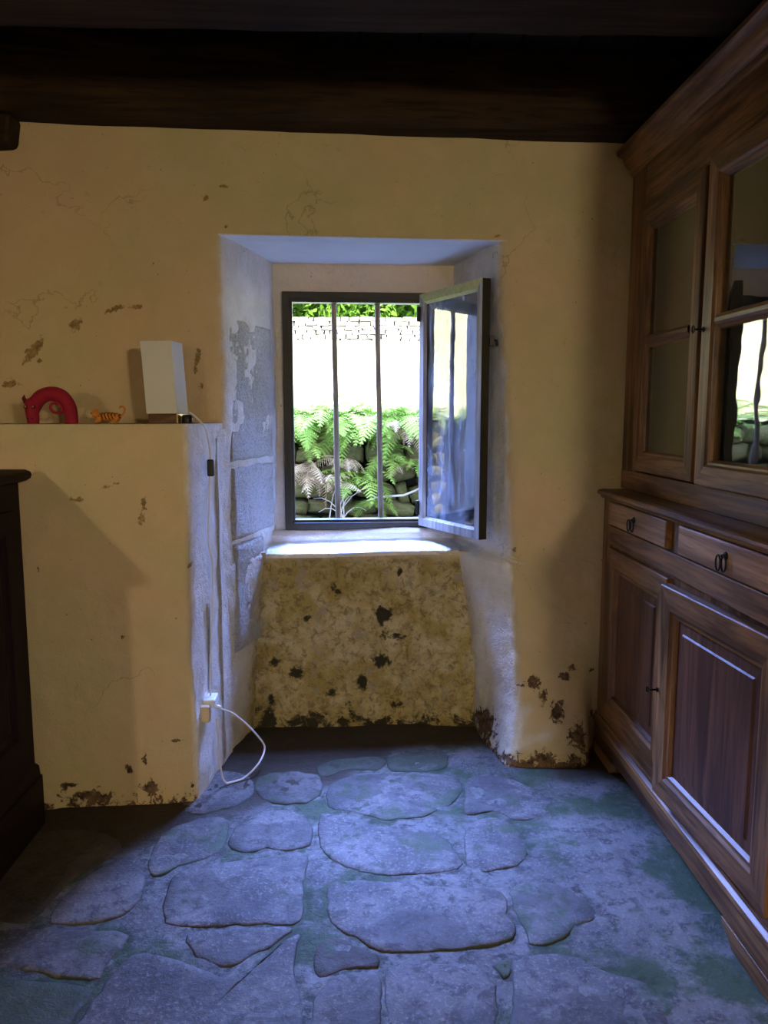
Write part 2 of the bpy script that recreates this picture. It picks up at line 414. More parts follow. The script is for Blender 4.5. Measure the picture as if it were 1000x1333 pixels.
def fillet(pl, r, N):
    """round the corners of a plan polyline and resample it to N+1 points"""
    out = [Vector(pl[0])]
    for i in range(1, len(pl)-1):
        a, b, c = Vector(pl[i-1]), Vector(pl[i]), Vector(pl[i+1])
        ra = min(r, (a-b).length*.45); rc = min(r, (c-b).length*.45)
        p = b+(a-b).normalized()*ra; q = b+(c-b).normalized()*rc
        for k in range(7):
            t_ = k/6; out.append(p*(1-t_)**2+b*2*t_*(1-t_)+q*t_*t_)
    out.append(Vector(pl[-1]))
    L = [0]
    for a, b in zip(out, out[1:]): L.append(L[-1]+(b-a).length)
    res = []; k = 0
    for i in range(N+1):
        s = L[-1]*i/N
        while k < len(L)-2 and L[k+1] < s: k += 1
        f_ = (s-L[k])/max(1e-9, L[k+1]-L[k]); res.append(out[k].lerp(out[k+1], min(1, f_)))
    return res
def shell(z0, z1, prof, N, r, amp, msk, dz=.012):
    nv = max(2, int((z1-z0)/dz)); rows = {}
    def P(u, v_):
        j = round(v_*nv)
        if j not in rows: rows[j] = fillet(prof(lerp(z0, z1, v_)), r, N)
        q = rows[j][round(u*N)]; return (q.x, q.y, lerp(z0, z1, v_))
    grid(P, N, nv, amp, None, msk)

# chips in the whitewash, from their place in the photograph on the wall plane
def on_wall(x, y):
    d = ray(x, y); t_ = (2.72+.035)/(d.y-.07*d.x); return CAM+d*t_
CH = []
for (px, py, a, b, ang) in [(44, 456, 21, 6, -45), (52, 448, 12, 4, -50), (30, 474, 6, 3, -60), (98, 422, 9, 6, -30), (13, 500, 9, 4, -10), (52, 470, 4, 3, 0),
                            (262, 503, 4, 4, 0), (268, 258, 5, 3, -40), (296, 296, 3, 3, 0), (647, 308, 3, 3, 0), (150, 402, 14, 3, -20), (178, 400, 10, 3, -10), (256, 470, 3, 14, 10), (60, 120, 3, 3, 0),
                            (252, 240, 3, 2, 0), (300, 245, 20, 2, 8), (85, 400, 3, 2, 0)]:
    q = on_wall(px, py); CH.append((q.x, q.z, a*.0027, b*.0027, R(-ang)))
CB = []
for (px, py, a, b, ang) in [(54, 738, 3, 3, 0), (150, 515, 2, 2, 0), (187, 655, 3, 10, 0), (185, 670, 4, 12, 10), (150, 630, 20, 2, -20), (105, 650, 10, 4, 10), (167, 998, 4, 8, -20), (125, 1035, 22, 9, 0), (195, 1025, 10, 13, 0), (60, 1045, 20, 5, 0),
                            (230, 967, 10, 2, 0), (248, 1025, 4, 4, 0), (90, 1020, 14, 3, 0), (188, 990, 3, 8, 0), (25, 1000, 4, 8, 0), (242, 660, 3, 3, 0), (242, 738, 2, 3, 0), (160, 830, 4, 3, 0)]:
    q = ony(px, py, 2.37); CB.append((q.x, q.z, a*.0024, b*.0024, R(-ang)))
CR = []
for (px, py, a, b, ang) in [(697, 888, 10, 9, 0), (705, 905, 7, 10, 0), (722, 920, 10, 12, 0), (745, 945, 14, 16, 0), (735, 880, 8, 5, 0), (747, 870, 8, 4, 0), (760, 970, 8, 6, 0), (700, 970, 16, 12, 0), (680, 975, 8, 10, 0), (720, 985, 20, 6, 0), (680, 892, 10, 3, 0),
                            (770, 930, 4, 6, 0), (772, 875, 4, 3, 0), (640, 960, 7, 22, 15), (650, 985, 8, 10, 0), (628, 930, 4, 10, 10), (655, 975, 8, 8, 0), (715, 720, 3, 3, 0), (705, 795, 2, 2, 0), (675, 720, 4, 3, 0)]:
    q = ony(px, py, 2.72); CR.append((q.x, q.z, a*.0026, b*.0026, R(-ang)))
def chip(L, x, z):
    m = 0
    for cx, cz, a, b, an in L:
        dx, dz = x-cx, z-cz
        if abs(dx) > .12 or abs(dz) > .12: continue
        u = dx*math.cos(an)+dz*math.sin(an); v_ = -dx*math.sin(an)+dz*math.cos(an)
        m = max(m, 1.0-.5*math.sqrt((u/a)**2+(v_/b)**2))
    return max(0, m)
def mk_up(p): return (chip(CH, p.x, p.z), 0, 0, 0)
def mk_blk(p):
    wh = ss(-.556, -.538, p.x+.004*fbm(p, 20, 2)) if p.y > 2.36 else 0
    pe = max(chip(CB, p.x, p.z) if wh < .5 else 0, .55-p.z*6 if p.z < .1 else 0)
    return (max(0, pe), 0, wh, 0)
XFR = [(0, .50), (.06, .53), (.2, .562), (.36, .567), (.8, .553), (1.22, .532), (1.63, .502), (1.87, .486)]
def mk_r(p):
    xr = interp(XFR, p.z)
    wh = 1-ss(xr-.012, xr+.004, p.x+.01*fbm(p, 14, 2))
    dp = ss(.30, .0, p.z)*.0
    pe = max(chip(CR, p.x, p.z), .75-p.z*9 if p.z < .1 else 0)
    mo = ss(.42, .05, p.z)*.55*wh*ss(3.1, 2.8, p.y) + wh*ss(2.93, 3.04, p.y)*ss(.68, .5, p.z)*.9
    return (max(0, pe), min(1, mo), wh, 0)
def mk_l(p):
    wh = ss(2.722, 2.742, p.y+.006*fbm(p, 16, 2)) if p.z > 1.22 else 1
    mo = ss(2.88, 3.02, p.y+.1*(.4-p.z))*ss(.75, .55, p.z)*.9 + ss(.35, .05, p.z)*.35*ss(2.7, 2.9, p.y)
    return (chip(CH, p.x, p.z) if p.y < 2.74 and p.z > 1.22 else 0, min(1, mo), wh*.95, .2*ss(.5, .1, p.z))
AP = []
for (px, py, a, b) in [(515, 828, 16, 8), (500, 862, 16, 11), (385, 875, 11, 9), (440, 772, 8, 8), (500, 800, 14, 12), (430, 900, 14, 10), (520, 915, 12, 9), (490, 940, 16, 8), (410, 935, 22, 20), (352, 935, 14, 24), (358, 860, 8, 9), (470, 885, 8, 14), (600, 940, 10, 5), (450, 935, 16, 10), (550, 940, 25, 5), (355, 905, 6, 14), (520, 745, 6, 8), (400, 805, 6, 6), (435, 765, 6, 10)]:
    q = ony(px, py, 3.02); AP.append((q.x, q.z, a*.0029, b*.0029, 0))
def mk_ap(p):
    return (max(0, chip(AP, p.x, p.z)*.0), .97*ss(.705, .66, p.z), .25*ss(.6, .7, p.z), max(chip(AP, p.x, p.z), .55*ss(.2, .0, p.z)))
def mk_back(p): return (0, 0, .35+.3*ss(1.2, .9, p.z), 0)
def mk_sill(p): return (0, 0, .5 if p.z > .74 else 1.0, 0)

A0 = (.006, .0025, .0008); A1 = (.010, .005, .0022)
grid(lambda u, v_: (lerp(-1.62, 1.47, u), yw(lerp(-1.62, 1.47, u)), lerp(1.86, 2.5, v_)), 240, 50, A0, None, mk_up)
# upper left wall turning into the left reveal
def prof_ul(z): return [(-1.62, yw(-1.62)), (-.484, 2.722), (-.352, 3.26)]
shell(1.19, 1.865, prof_ul, 150, .03, (.006, .0035, .0016), lambda p: mk_l(p) if p.y > 2.66 and p.x > -.6 else mk_up(p))
# lower left reveal, from behind the block to the apron
def prof_ll(z):
    xb_, yb_ = interp([(0, -.415), (.3, -.408), (.70, -.378), (.72, -.36), (1.2, -.352)], z), interp([(0, 3.06), (.70, 3.08), (.72, 3.26), (1.2, 3.26)], z)
    xm = interp([(0, -.505), (.3, -.50), (1.2, -.484)], z)
    return [(xm-.02, 2.66), (xm, 2.74), (xb_, yb_)]
shell(-.02, 1.20, prof_ll, 60, .02, A1, mk_l)
# block: front face and side
def prof_blk(z):
    w_ = .008*math.sin(z*7)
    return [(-1.62, 2.386+.09*(-1.62+.547)+w_), (-.547+w_, 2.386), (-.49, 2.76)]
shell(-.02, 1.222, prof_blk, 150, .022, (.007, .003, .0010), lambda p: mk_blk(p) if p.x < -.545 or p.y < 2.392 else (0, 0, .95, 0))
grid(lambda u, v_: (lerp(-1.62, lerp(-.549, -.48, v_), u), lerp(2.388+.09*(lerp(-1.62, -.549, u)+.547), 2.76, v_), 1.222), 100, 24, (.002, .002, .001), None, lambda p: (.42 if p.y < 2.5 else .3, 0, 0, 0))
# right reveal turning into the right wall
def prof_r(z):
    xf_ = interp(XFR, z); yf_ = interp([(0, 2.58), (.05, 2.60), (.2, 2.70), (.45, 2.77), (.8, 2.79), (1.9, 2.792)], z)
    xb_ = interp([(0, .44), (.25, .42), (.70, .352), (.72, .385), (1.9, .38)], z); ybk = interp([(0, 3.06), (.70, 3.08), (.72, 3.28), (1.9, 3.28)], z)
    yr = interp([(0, 2.59), (.08, 2.61), (.3, 2.72), (.6, 2.80), (1.9, 2.81)], z)
    return [(xb_, ybk), (xf_, yf_), (.80, yr), (.87, max(yr, 2.76)), (1.47, 2.86)]
shell(-.02, 1.865, prof_r, 130, .05, (.009, .0045, .0016), mk_r)
# back of niche around the window
def win_skip(u0, v0, u1, v1):
    x0, x1 = lerp(-.38, .40, u0), lerp(-.38, .40, u1); z0, z1 = lerp(.70, 1.87, v0), lerp(.70, 1.87, v1)
    return x0 > -.325 and x1 < .29 and z0 > .765 and z1 < 1.745
grid(lambda u, v_: (lerp(-.38, .40, u), yb(lerp(-.38, .40, u)), lerp(.70, 1.87, v_)), 78, 117, (.003, .002, .001), win_skip, mk_back)
# apron below the sill, leaning a little
grid(lambda u, v_: (lerp(-.44, .47, u), lerp(2.975, 3.03, v_)+.02*math.sin(u*3.1)-.012*ss(.93, 1, v_), lerp(-.03, .705, v_)), 100, 80, (.020, .012, .004), None, mk_ap)
# sill: lip and rounded ledge
SP = [(3.26, .772), (3.222, .768), (3.206, .750), (3.204, .726), (3.19, .718), (3.10, .716), (3.045, .714), (3.022, .705), (3.018, .69)]
def sillP(u, v_):
    k = v_*(len(SP)-1); i = min(int(k), len(SP)-2); a, b = SP[i], SP[i+1]; f_ = k-i
    x = lerp(-.385, .385, u); return (x, lerp(a[0], b[0], f_)+.03*x, lerp(a[1], b[1], f_)+.006*math.sin(x*5)-.006*x)
grid(sillP, 70, 32, (.003, .003, .0012), None, mk_sill)
wo_ = wall.build('wall_back', MATS['plaster'], smooth='all'); tag(wo_, 'cream limewashed stone wall with a deep splayed window niche', kind='structure')

# painted lintel boards over the niche
for y0, y1, dz in ((.006, .088, 0), (.098, .56, .003)):
    mb = MB(); xa, xb = -.515, .515; P4 = [(xa, yw(xa)+y0), (xb, yw(xb)+y0), (xb, yw(xb)+y1), (xa, yw(xa)+y1)]
    mb.add([(x, y, 1.858+dz) for x, y in P4]+[(x, y, 1.93) for x, y in P4], [(0,3,2,1),(4,5,6,7),(0,1,5,4),(1,2,6,5),(2,3,7,6),(3,0,4,7)])
    mb.build('lintel_board', lintw, wo_, bevel=.003)

# jamb stones in the left reveal, painted over, bush-hammered
def jamb_stone(z0, z1, s0, s1):
    mb = MB(); a0, b0 = Vector((-.492, 2.72, 0)), Vector((-.357, 3.25, 0)); lo = Vector((-.40, 3.05, 0))
    n = (b0-a0).cross(Z_).normalized()
    nu, nv = 34, int((z1-z0)/.011); vs = []
    for j in range(nv+1):
        for i in range(nu+1):
            u, v_ = i/nu, j/nv; z = lerp(z0, z1, v_)
            p = a0.lerp(b0, lerp(s0, s1, u)); p.z = z+.004*fbm((u*3, z, 1), 3, 2)
            e = min(u, 1-u)*(s1-s0)*.54; ez = min(v_, 1-v_)*(z1-z0)
            h = .020*ss(0, .012, min(e, ez))-.013+.004*fbm(p, 45, 2)+.004*fbm(p, 12, 2)
            vs.append(p+n*h)
    fs = [(j*(nu+1)+i, j*(nu+1)+i+1, (j+1)*(nu+1)+i+1, (j+1)*(nu+1)+i) for j in range(nv) for i in range(nu)]
    mb.add(vs, fs); return mb.build('jamb_stone', MATS['painted_stone'], wo_, smooth='all')
jamb_stone(.36, .775, .14, .66); jamb_stone(.785, 1.065, .13, .88); jamb_stone(1.075, 1.60, .10, .90)
# plaster-covered cable duct ridges on the side of the block
mb = MB()
for k, (px0, px1) in enumerate(((283, 279), (271, 270))):
    pts = []
    for i in range(13):
        z = lerp(.32 if k else .02, 1.17 if k == 0 else .62, i/12); y_ = 2.66 if k == 0 else 2.54
        x = lerp(-.547, -.49, (y_-2.386)/.374); pts.append((x-.001+.004*noise.noise((z*6, k, 0)), y_+.01*noise.noise((z*4, k, 3)), z))
    mb.tube(pts, [.008+.003*noise.noise((i*.9, k, 7)) for i in range(13)], 8)
mb.build('cable_duct', MATS['painted_stone'], wo_, smooth='all')

# outer masonry, upper storey, side and rear walls, ceiling
mb = MB()
mb.box(-2.2, -.325, 3.30, 3.36, -.3, 2.5); mb.box(.28, 2.2, 3.30, 3.36, -.3, 2.5); mb.box(-.325, .28, 3.30, 3.36, -.3, .78); mb.box(-.325, .28, 3.30, 3.36, 1.745, 2.5)
mb.box(-2.2, 2.2, -3.4, 3.36, 2.56, 3.78)
tag(mb.build('wall_exterior', housem), kind='structure')
for nm, b in (('wall_left', (-1.72, -1.60, -3.2, 3.31, -.1, 2.5)), ('wall_right', (1.45, 1.57, -3.2, 3.31, -.1, 2.5)), ('wall_rear', (-1.72, 1.57, -3.32, -3.2, -.1, 2.5))):
    mb = MB(); mb.box(*b); mb.msk = [(0, 0, 0, 0)]*8; tag(mb.build(nm, MATS['plaster']), kind='structure')
mb = MB(); mb.box(-1.72, 1.57, -3.3, 3.31, 2.455, 2.56); ceil = tag(mb.build('ceiling', boardw), kind='structure')
x = -1.60
while x < 1.45:
    wd = random.uniform(.16, .22); mb = MB(); mb.box(x, min(1.45, x+wd-.008), -3.15, 2.70, 2.43, 2.452); mb.build('ceiling_plank', boardw, ceil, bevel=.004); x += wd
def beam(y0, y1, z0, z1, sl, name='ceiling_beam'):
    mb = MB(); n = 40; sec = []
    for i in range(n+1):
        x = lerp(-1.6, 1.45, i/n); dy = sl*(x+.5); c = .018
        ring = [(y0+c, z0), (y1-c, z0), (y1, z0+c), (y1, z1), (y0, z1), (y0, z0+c)]
        sec.append([(x, y+dy+.006*noise.noise((x*3, y*9, z*5)), z+.005*noise.noise((x*4, y*7, z*5+9))) for y, z in ring])
    vs = [p for r in sec for p in r]; fs = []
    for i in range(n):
        for j in range(6): fs.append((6*i+j, 6*i+(j+1) % 6, 6*i+6+(j+1) % 6, 6*i+6+j))
    mb.add(vs, fs+[(0, 1, 2, 3, 4, 5), tuple(6*n+k for k in range(6))]); return mb.build(name, beamw, ceil, smooth=True)
beam(2.60, 2.75, 2.195, 2.45, .07); beam(1.83, 2.075, 2.20, 2.45, .0)
for y in (.9, 0, -.9, -1.8, -2.7): beam(y-.11, y+.11, 2.20, 2.45, 0)
# beam end poking out at the upper left
mb = MB(); q = ony(8, 172, 2.60)
mb.add([(-1.6, 2.60, q.z-.075), (q.x+.004, 2.60, q.z-.03), (q.x+.018, 2.60, 2.2), (-1.6, 2.60, 2.2), (-1.6, 2.74, q.z-.075), (q.x+.004, 2.74, q.z-.03), (q.x+.018, 2.74, 2.2), (-1.6, 2.74, 2.2)], [(0,1,2,3),(7,6,5,4),(0,4,5,1),(1,5,6,2),(2,6,7,3),(3,7,4,0)]); mb.build('bracket', beamw, ceil, bevel=.015)

# ------------------------------------------------------------------ floor: screed with flagstones
# outlines of the flagstones where the photograph shows them, laid on the ground plane; (outline, green, brown from dirt and painted shadow, lift)
FS = [
 ([(296,1100),(305,1078),(330,1060),(365,1053),(395,1060),(407,1078),(404,1100),(380,1108),(345,1105),(318,1112)], 0, 0, .006),
 ([(226,1140),(290,1122),(350,1114),(400,1111),(398,1150),(390,1200),(330,1204),(236,1207),(212,1192)], 0, 0, .006),
 ([(418,1060),(450,1063),(500,1076),(545,1081),(575,1087),(597,1110),(599,1130),(560,1138),(480,1138),(432,1121),(414,1096)], .4, 0, .005),
 ([(606,1078),(640,1063),(672,1076),(688,1100),(680,1124),(640,1134),(608,1126)], .4, 0, .004),
 ([(428,1152),(470,1146),(530,1149),(590,1154),(654,1160),(663,1190),(675,1214),(650,1228),(560,1240),(500,1240),(470,1226),(430,1200)], 0, 0, .007),
 ([(662,1162),(690,1147),(725,1151),(755,1163),(780,1192),(752,1206),(735,1224),(695,1231),(683,1215)], .5, 0, .005),
 ([(335,1012),(370,1004),(414,1009),(420,1030),(400,1045),(355,1046),(333,1032)], .55, .3, .004),
 ([(428,1022),(470,1008),(560,1006),(600,1016),(598,1038),(560,1060),(510,1068),(458,1057),(427,1050)], .5, 0, .004),
 ([(505,986),(530,979),(575,976),(585,990),(570,1003),(510,1004)], .8, .3, .004),
 ([(250,1006),(300,1003),(327,1012),(330,1035),(290,1055),(252,1060),(238,1050)], .3, 0, .003),
 ([(128,1292),(172,1242),(240,1252),(292,1270),(337,1254),(388,1216),(384,1262),(398,1333),(402,1420),(60,1420),(98,1333)], 0, .12, .007),
 ([(242,1216),(300,1209),(382,1208),(338,1240),(300,1260),(262,1250),(248,1238)], 0, .05, .008),
 ([(62,1196),(98,1152),(165,1112),(184,1122),(188,1162),(152,1194),(92,1204)], 0, .1, .007),
 ([(192,1116),(215,1082),(250,1068),(292,1064),(298,1076),(288,1108),(232,1130),(200,1140)], .5, 0, .004),
 ([(412,1292),(440,1268),(490,1265),(498,1290),(497,1333),(496,1420),(404,1420),(405,1333)], 0, .25, .006),
 ([(504,1264),(560,1252),(620,1256),(640,1272),(648,1292),(650,1333),(652,1420),(503,1420),(502,1333)], 0, 0, .007),
 ([(674,1247),(740,1242),(790,1264),(850,1282),(873,1333),(888,1420),(660,1420),(662,1333),(666,1292)], 0, 0, .006),
 ([(640,1256),(668,1245),(668,1265),(655,1273)], .8, 0, .004),
 ([(-70,1222),(-40,1212),(60,1208),(158,1213),(166,1226),(135,1262),(118,1276),(0,1262),(-70,1262)], 0, .12, .006),
 ([(-70,1272),(0,1272),(106,1282),(120,1294),(92,1333),(60,1420),(-70,1420)], .9, .2, .005),
 ([(-70,1205),(0,1202),(48,1194),(92,1148),(160,1104),(120,1080),(40,1084),(-70,1110)], 0, .75, .004),  # slab browned to paint in the corner's shadow
 ([(412,1228),(440,1218),(462,1228),(490,1242),(494,1258),(450,1262),(413,1272)], 0, .8, .003),
 ([(430,990),(495,985),(498,1002),(450,1003),(425,1012),(410,1002)], .9, .35, .003),
 ([(610,1012),(660,1012),(700,1030),(720,1055),(690,1068),(672,1068),(640,1056),(608,1062),(604,1040)], .3, 0, .003),
]
OUT = []
for k, (px, g, d, lift) in enumerate(FS):
    P = [onz(x, y, 0) for x, y in px]; n = len(P)
    pts = []
    for i in range(n):                          # Catmull-Rom outline
        a, b, c, e = P[i-1], P[i], P[(i+1) % n], P[(i+2) % n]
        m = max(2, int((c-b).length/.022))
        for j in range(m):
            t_ = j/m; q = .5*((2*b)+(c-a)*t_+(2*a-5*b+4*c-e)*t_**2+(3*b-a-3*c+e)*t_**3)
            q = q+Vector((noise.noise((q.x*30, q.y*30, k)), noise.noise((q.x*30, q.y*30, k+9)), 0))*.009; pts.append(q)
    OUT.append(pts)
from mathutils import kdtree
kd = kdtree.KDTree(sum(len(p) for p in OUT)); i_ = 0
for p in OUT:
    for q in p: kd.insert(q, i_); i_ += 1
kd.balance()
fl = MB(); fl.msk = []
def floor_patch(x0, x1, y0, y1, st):
    nu, nv = max(1, int((x1-x0)/st)), max(1, int((y1-y0)/st)); vs = []
    for j in range(nv+1):
        for i in range(nu+1):
            x, y = lerp(x0, x1, i/nu), lerp(y0, y1, j/nv)
            sm = ss(.35, .6, x) if y < 2.6 else 0
            z = -.0015+.002*sm+.003*fbm((x, y, 0), 4, 2)+.0025*fbm((x, y, 4), 24, 2)
            vs.append((x, y, z))
            w1 = fbm((x, y, 1), 5, 3); w2 = fbm((x, y, 7), 3, 3)
            dirt_shade = max(ss(2.74, 2.84, y+.03*w1), ss(-.05, .06, (y-1.90)*.80+(-.95-x)*.6+.05*w1))  # second term paints the left corner's cast shadow as brown
            dirt_shade = max(dirt_shade, ss(2.42, 2.55, y+.03*w1)*ss(.60, .72, x))
            moss = max(.22+.3*w2, .6*ss(.70, .85, x+.10*w2), .8*ss(.075, .02, abs(x+.20+.03*w1))*ss(1.3, 1.45, y)*ss(2.2, 2.0, y), .4*ss(-.45, -.6, x)*ss(1.85, 1.7, y), .45*ss(2.1, 2.3, y))
            jn = ss(.026, .004, kd.find((x, y, 0))[2]+.016*w1)
            moss = max(moss, jn*(.45+.7*w2)); z -= .0008*jn; vs[-1] = (x, y, z)
            fl.msk.append((dirt_shade*.92, moss, jn, 0))
    fl.add(vs, [(j*(nu+1)+i, j*(nu+1)+i+1, (j+1)*(nu+1)+i+1, (j+1)*(nu+1)+i) for j in range(nv) for i in range(nu)])
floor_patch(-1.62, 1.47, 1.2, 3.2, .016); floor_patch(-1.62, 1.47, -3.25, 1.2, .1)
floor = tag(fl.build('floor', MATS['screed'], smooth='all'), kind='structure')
for k, (px, g, d, lift) in enumerate(FS):
    pts = OUT[k]
    c = sum(pts, Vector())/len(pts); N = len(pts)
    md = sum((p-c).length for p in pts)/N
    lift *= .3
    rings = [(0, -.03), (0, -.009), (.003, lift-.003), (.008, lift), (.03, lift)]+[(f_, lift) for f_ in (-.12, -.25, -.42, -.6, -.8)]
    vs = []; ms = []; mb = MB()
    for ins, z in rings:
        for p in pts:
            dd = (p-c).length; s_ = max(.5, 1-ins/dd) if ins >= 0 else (1+ins)*(1-.03/dd)
            q = c+(p-c)*s_; zz = z
            if abs(ins) > .006: zz += .0035*fbm((q.x, q.y, k*3), 7, 2)+.0022*fbm((q.x, q.y, k), 26, 2)
            vs.append((q.x, q.y, zz)); ms.append((d, g+.4*(abs(ins) < .008), 1.0 if 0 <= ins < .002 else .45 if 0 <= ins < .004 else 0, 0))
    vz = lift+.003*fbm((c.x, c.y, k*3), 7, 2)+.0016*fbm((c.x, c.y, k), 26, 2)
    vs.append((c.x, c.y, vz)); ms.append((d, g, 0, 0))
    fs = [(i*N+j, i*N+(j+1) % N, (i+1)*N+(j+1) % N, (i+1)*N+j) for i in range(len(rings)-1) for j in range(N)]
    L = (len(rings)-1)*N; fs += [(L+j, L+(j+1) % N, len(vs)-1) for j in range(N)]
    mb.msk = ms; mb.add(vs, fs); mb.build('flagstone', MATS['flagstone'], floor, smooth='all')

# ------------------------------------------------------------------ window: frame, iron bars, open casement
win = MB(); o = Vector((-.326, yb(-.326)-.012, .770)); u = Vector((1, .05, 0)).normalized(); nrm = u.cross(Z_)*1.0   # points to the room (-y)
win.loft(o, u, Z_, nrm, .615, .977, [(0, -.05), (0, .012), (.028, .012), (.028, .002), (.040, .002), (.040, -.05), (0, -.05)])
window = tag(win.build('window_1', framep, bevel=.0015), kind='structure')
for px0, px1 in ((434.5, 440.5), (491, 496)):
    a, b = ony(px0, 398, 3.315), ony(px1, 673, 3.315); a.z = 1.76; b.z = .77
    mb = MB(); mb.tube([a.lerp(b, i/10)+Vector((.002*noise.noise((i*.7, px0, 0)), 0, 0)) for i in range(11)], .0115, 10); mb.build('iron_bar', barm, window, smooth=True)
# thin glazing rebate outside the opening
hinge = Vector((.236, 3.235, .784)); free = Vector((.434, 2.835, .784))
cu = (free-hinge).normalized(); cn = Vector((cu.y, -cu.x, 0))           # outer face, towards the camera side
if cn.x > 0: cn = -cn
CW, CHh = (free-hinge).length, .955
mb = MB(); mb.loft(hinge, cu, Z_, cn, CW, CHh, [(0, -.035), (0, .0), (.032, .0), (.042, -.012), (.042, -.035), (0, -.035)])
cas = mb.build('casement', [framep, castim, mossy], window)
for p in cas.data.polygons:
    if p.normal.dot(cn) > .5 or (p.normal.dot(cn) > .3):
        p.material_index = 2 if p.center.z > .784+CHh-.045 else 1  # top rail gets the painted yellow bounce light
mb = MB(); mb.obox(hinge+cu*.036+Z_*.036-cn*.020, cu, Z_, cn, CW-.072, CHh-.072, .004); mb.build('glass_pane', pane_m, cas)
mb = MB()
for z in (.86, 1.66): mb.lathe(hinge+Vector((-.004, -.006, z-.784-.03)), [(.008, 0), (.008, .06)], 10)
mb.build('hinge', iron, cas, smooth=True)
mb = MB(); q = free-cn*.034; mb.box(q.x+.0, q.x+.016, q.y-.012, q.y+.012, 1.50, 1.535); mb.tube([q+Vector((.012, 0, .735)), q+Vector((.026, 0, .735)), q+Vector((.028, 0, .715))], .005, 8)
mb.build('catch', iron, cas, bevel=.002)

# ------------------------------------------------------------------ oak buffet with glazed upper doors
BX = .875
buf = empty('oak_buffet', (1.12, 2.1, 0), 'tall two-part oak buffet with glazed upper doors against the side wall', 'cabinet')
YN, YF = 1.43, 2.745
mb = MB(); mb.box(BX+.012, 1.40, YN, YF, .10, .955); mb.build('lower_body', oak[2], buf, bevel=.003)
mb = MB()                                                       # face frame: corner posts and rails
mb.box(BX, BX+.03, YF-.07, YF, .12, .955); mb.build('corner_post', oak[2], buf, bevel=.004)
mb = MB(); mb.box(BX, BX+.03, YN, YN+.07, .12, .955); mb.build('corner_post', oak[2], buf, bevel=.004)
mb = MB(); mb.box(BX, BX+.03, YN+.07, YF-.07, .795, .862); mb.build('middle_rail', oak[1], buf, bevel=.003)
mb = MB(); mb.box(BX, BX+.03, YN+.07, YF-.07, .12, .178); mb.build('bottom_rail', oak[1], buf, bevel=.003)
mb = MB(); mb.sweepU([(0, .045), (.004, .05), (.004, .112), (.012, .118), (.016, .126), (.012, .135), (.002, .142), (0, .15)], BX-.004, YN-.005, YF+.004, 1.40); mb.build('plinth', oak[1], buf)
for a, b in ((YN-.008, 1.70), (2.48, YF+.006)):
    mb = MB(); s_ = 1 if a < 2 else -1; e0, e1 = (a, b) if s_ > 0 else (b, a)
    P2 = [(e0, 0), (e1-s_*.06, 0), (e1-s_*.035, .018), (e1-s_*.012, .030), (e1, .047), (e0, .047)]
    x0, x1 = BX-.012, BX+.03
    mb.add([(x0, y, z) for y, z in P2]+[(x1, y, z) for y, z in P2], [tuple(range(6)), tuple(range(11, 5, -1))]+[(i, (i+1) % 6, 6+(i+1) % 6, 6+i) for i in range(6)])
    mb.box(x0+.04, 1.39, e0 if s_ > 0 else e0-.03, e0+.03 if s_ > 0 else e0, 0, .047); mb.build('foot', oak[1], buf, bevel=.002)
mb = MB(); mb.sweepU([(0, .952), (.006, .954), (.010, .962), (.016, .966), (.022, .970), (.022, .978), (.016, .983), (0, .985)], BX-.004, YN-.002, YF, 1.40); mb.build('countertop', oak[1], buf)

def rosette(mb, x, y, z, r):
    mb.lathe((x, y, z), [(r, 0), (r*.9, -.003), (r*.4, -.005), (r*.3, -.012)], 12, 'x')
def drawer(y0, y1):
    mb = MB(); mb.loft(Vector((BX, y1, .868)), -Y_, Z_, -X_, y1-y0, .080, [(0, -.02), (0, .004), (.004, .007)], cap1=True)
    d = mb.build('drawer', oakd, buf)
    yc = (y0+y1)/2; mb = MB(); rosette(mb, BX-.007, yc, .915, .011)
    for s_ in (-1, 1):
        pts = [(BX-.019-.003*s_, yc+.008*s_+.0115*math.sin(a*math.pi/10), .897+.019*math.cos(a*math.pi/10)) for a in range(21)]
        mb.tube(pts, .0022, 6, False)
    mb.build('ring_pull', iron, d, smooth=True); return d
drawer(2.155, 2.672); drawer(1.505, 2.068)
mb = MB(); mb.box(BX+.016, BX+.03, 2.072, 2.15, .862, .955); mb.build('drawer_divider', dark_oak, buf)

def key(mb, x, y, z):
    mb.lathe((x, y, z), [(.007, .0), (.007, -.003)], 10, 'x'); mb.tube([(x, y, z), (x-.022, y, z)], .0028, 6)
    mb.tube([(x-.028+.0, y+.007*math.cos(a), z+.010*math.sin(a)) for a in [i*math.pi/6 for i in range(13)]], .002, 6, False)
def low_door(yh, W, proud, ajar=0, xh=None):
    """hinged at yh; the free edge lies towards the far or near side depending on the sign of W"""
    H = .605; u = Vector((math.sin(ajar), -math.cos(ajar), 0)); n = u.cross(Z_)
    o = Vector((BX if xh is None else xh, yh, .180))-u*W
    mb = MB(); mb.loft(o, u, Z_, n, W, H, [(0, -.018), (0, proud-.003), (.003, proud), (.062, proud), (.070, proud-.006), (.078, proud-.007), (.084, proud-.016), (.084, -.018)], rail=1)
    d = mb.build('door', [oak[2], oak[1]], buf)
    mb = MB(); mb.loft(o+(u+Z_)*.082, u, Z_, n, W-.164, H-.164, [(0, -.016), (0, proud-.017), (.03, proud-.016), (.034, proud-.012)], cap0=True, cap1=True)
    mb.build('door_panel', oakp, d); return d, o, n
low_door(2.135, .535, .006); d2, o2, n2 = low_door(1.50, .57, .012, R(3.0), .868)
mb = MB(); q = o2+n2*.012; key(mb, q.x-.001, q.y-.014, .485); mb.build('key', iron, d2, smooth=True)

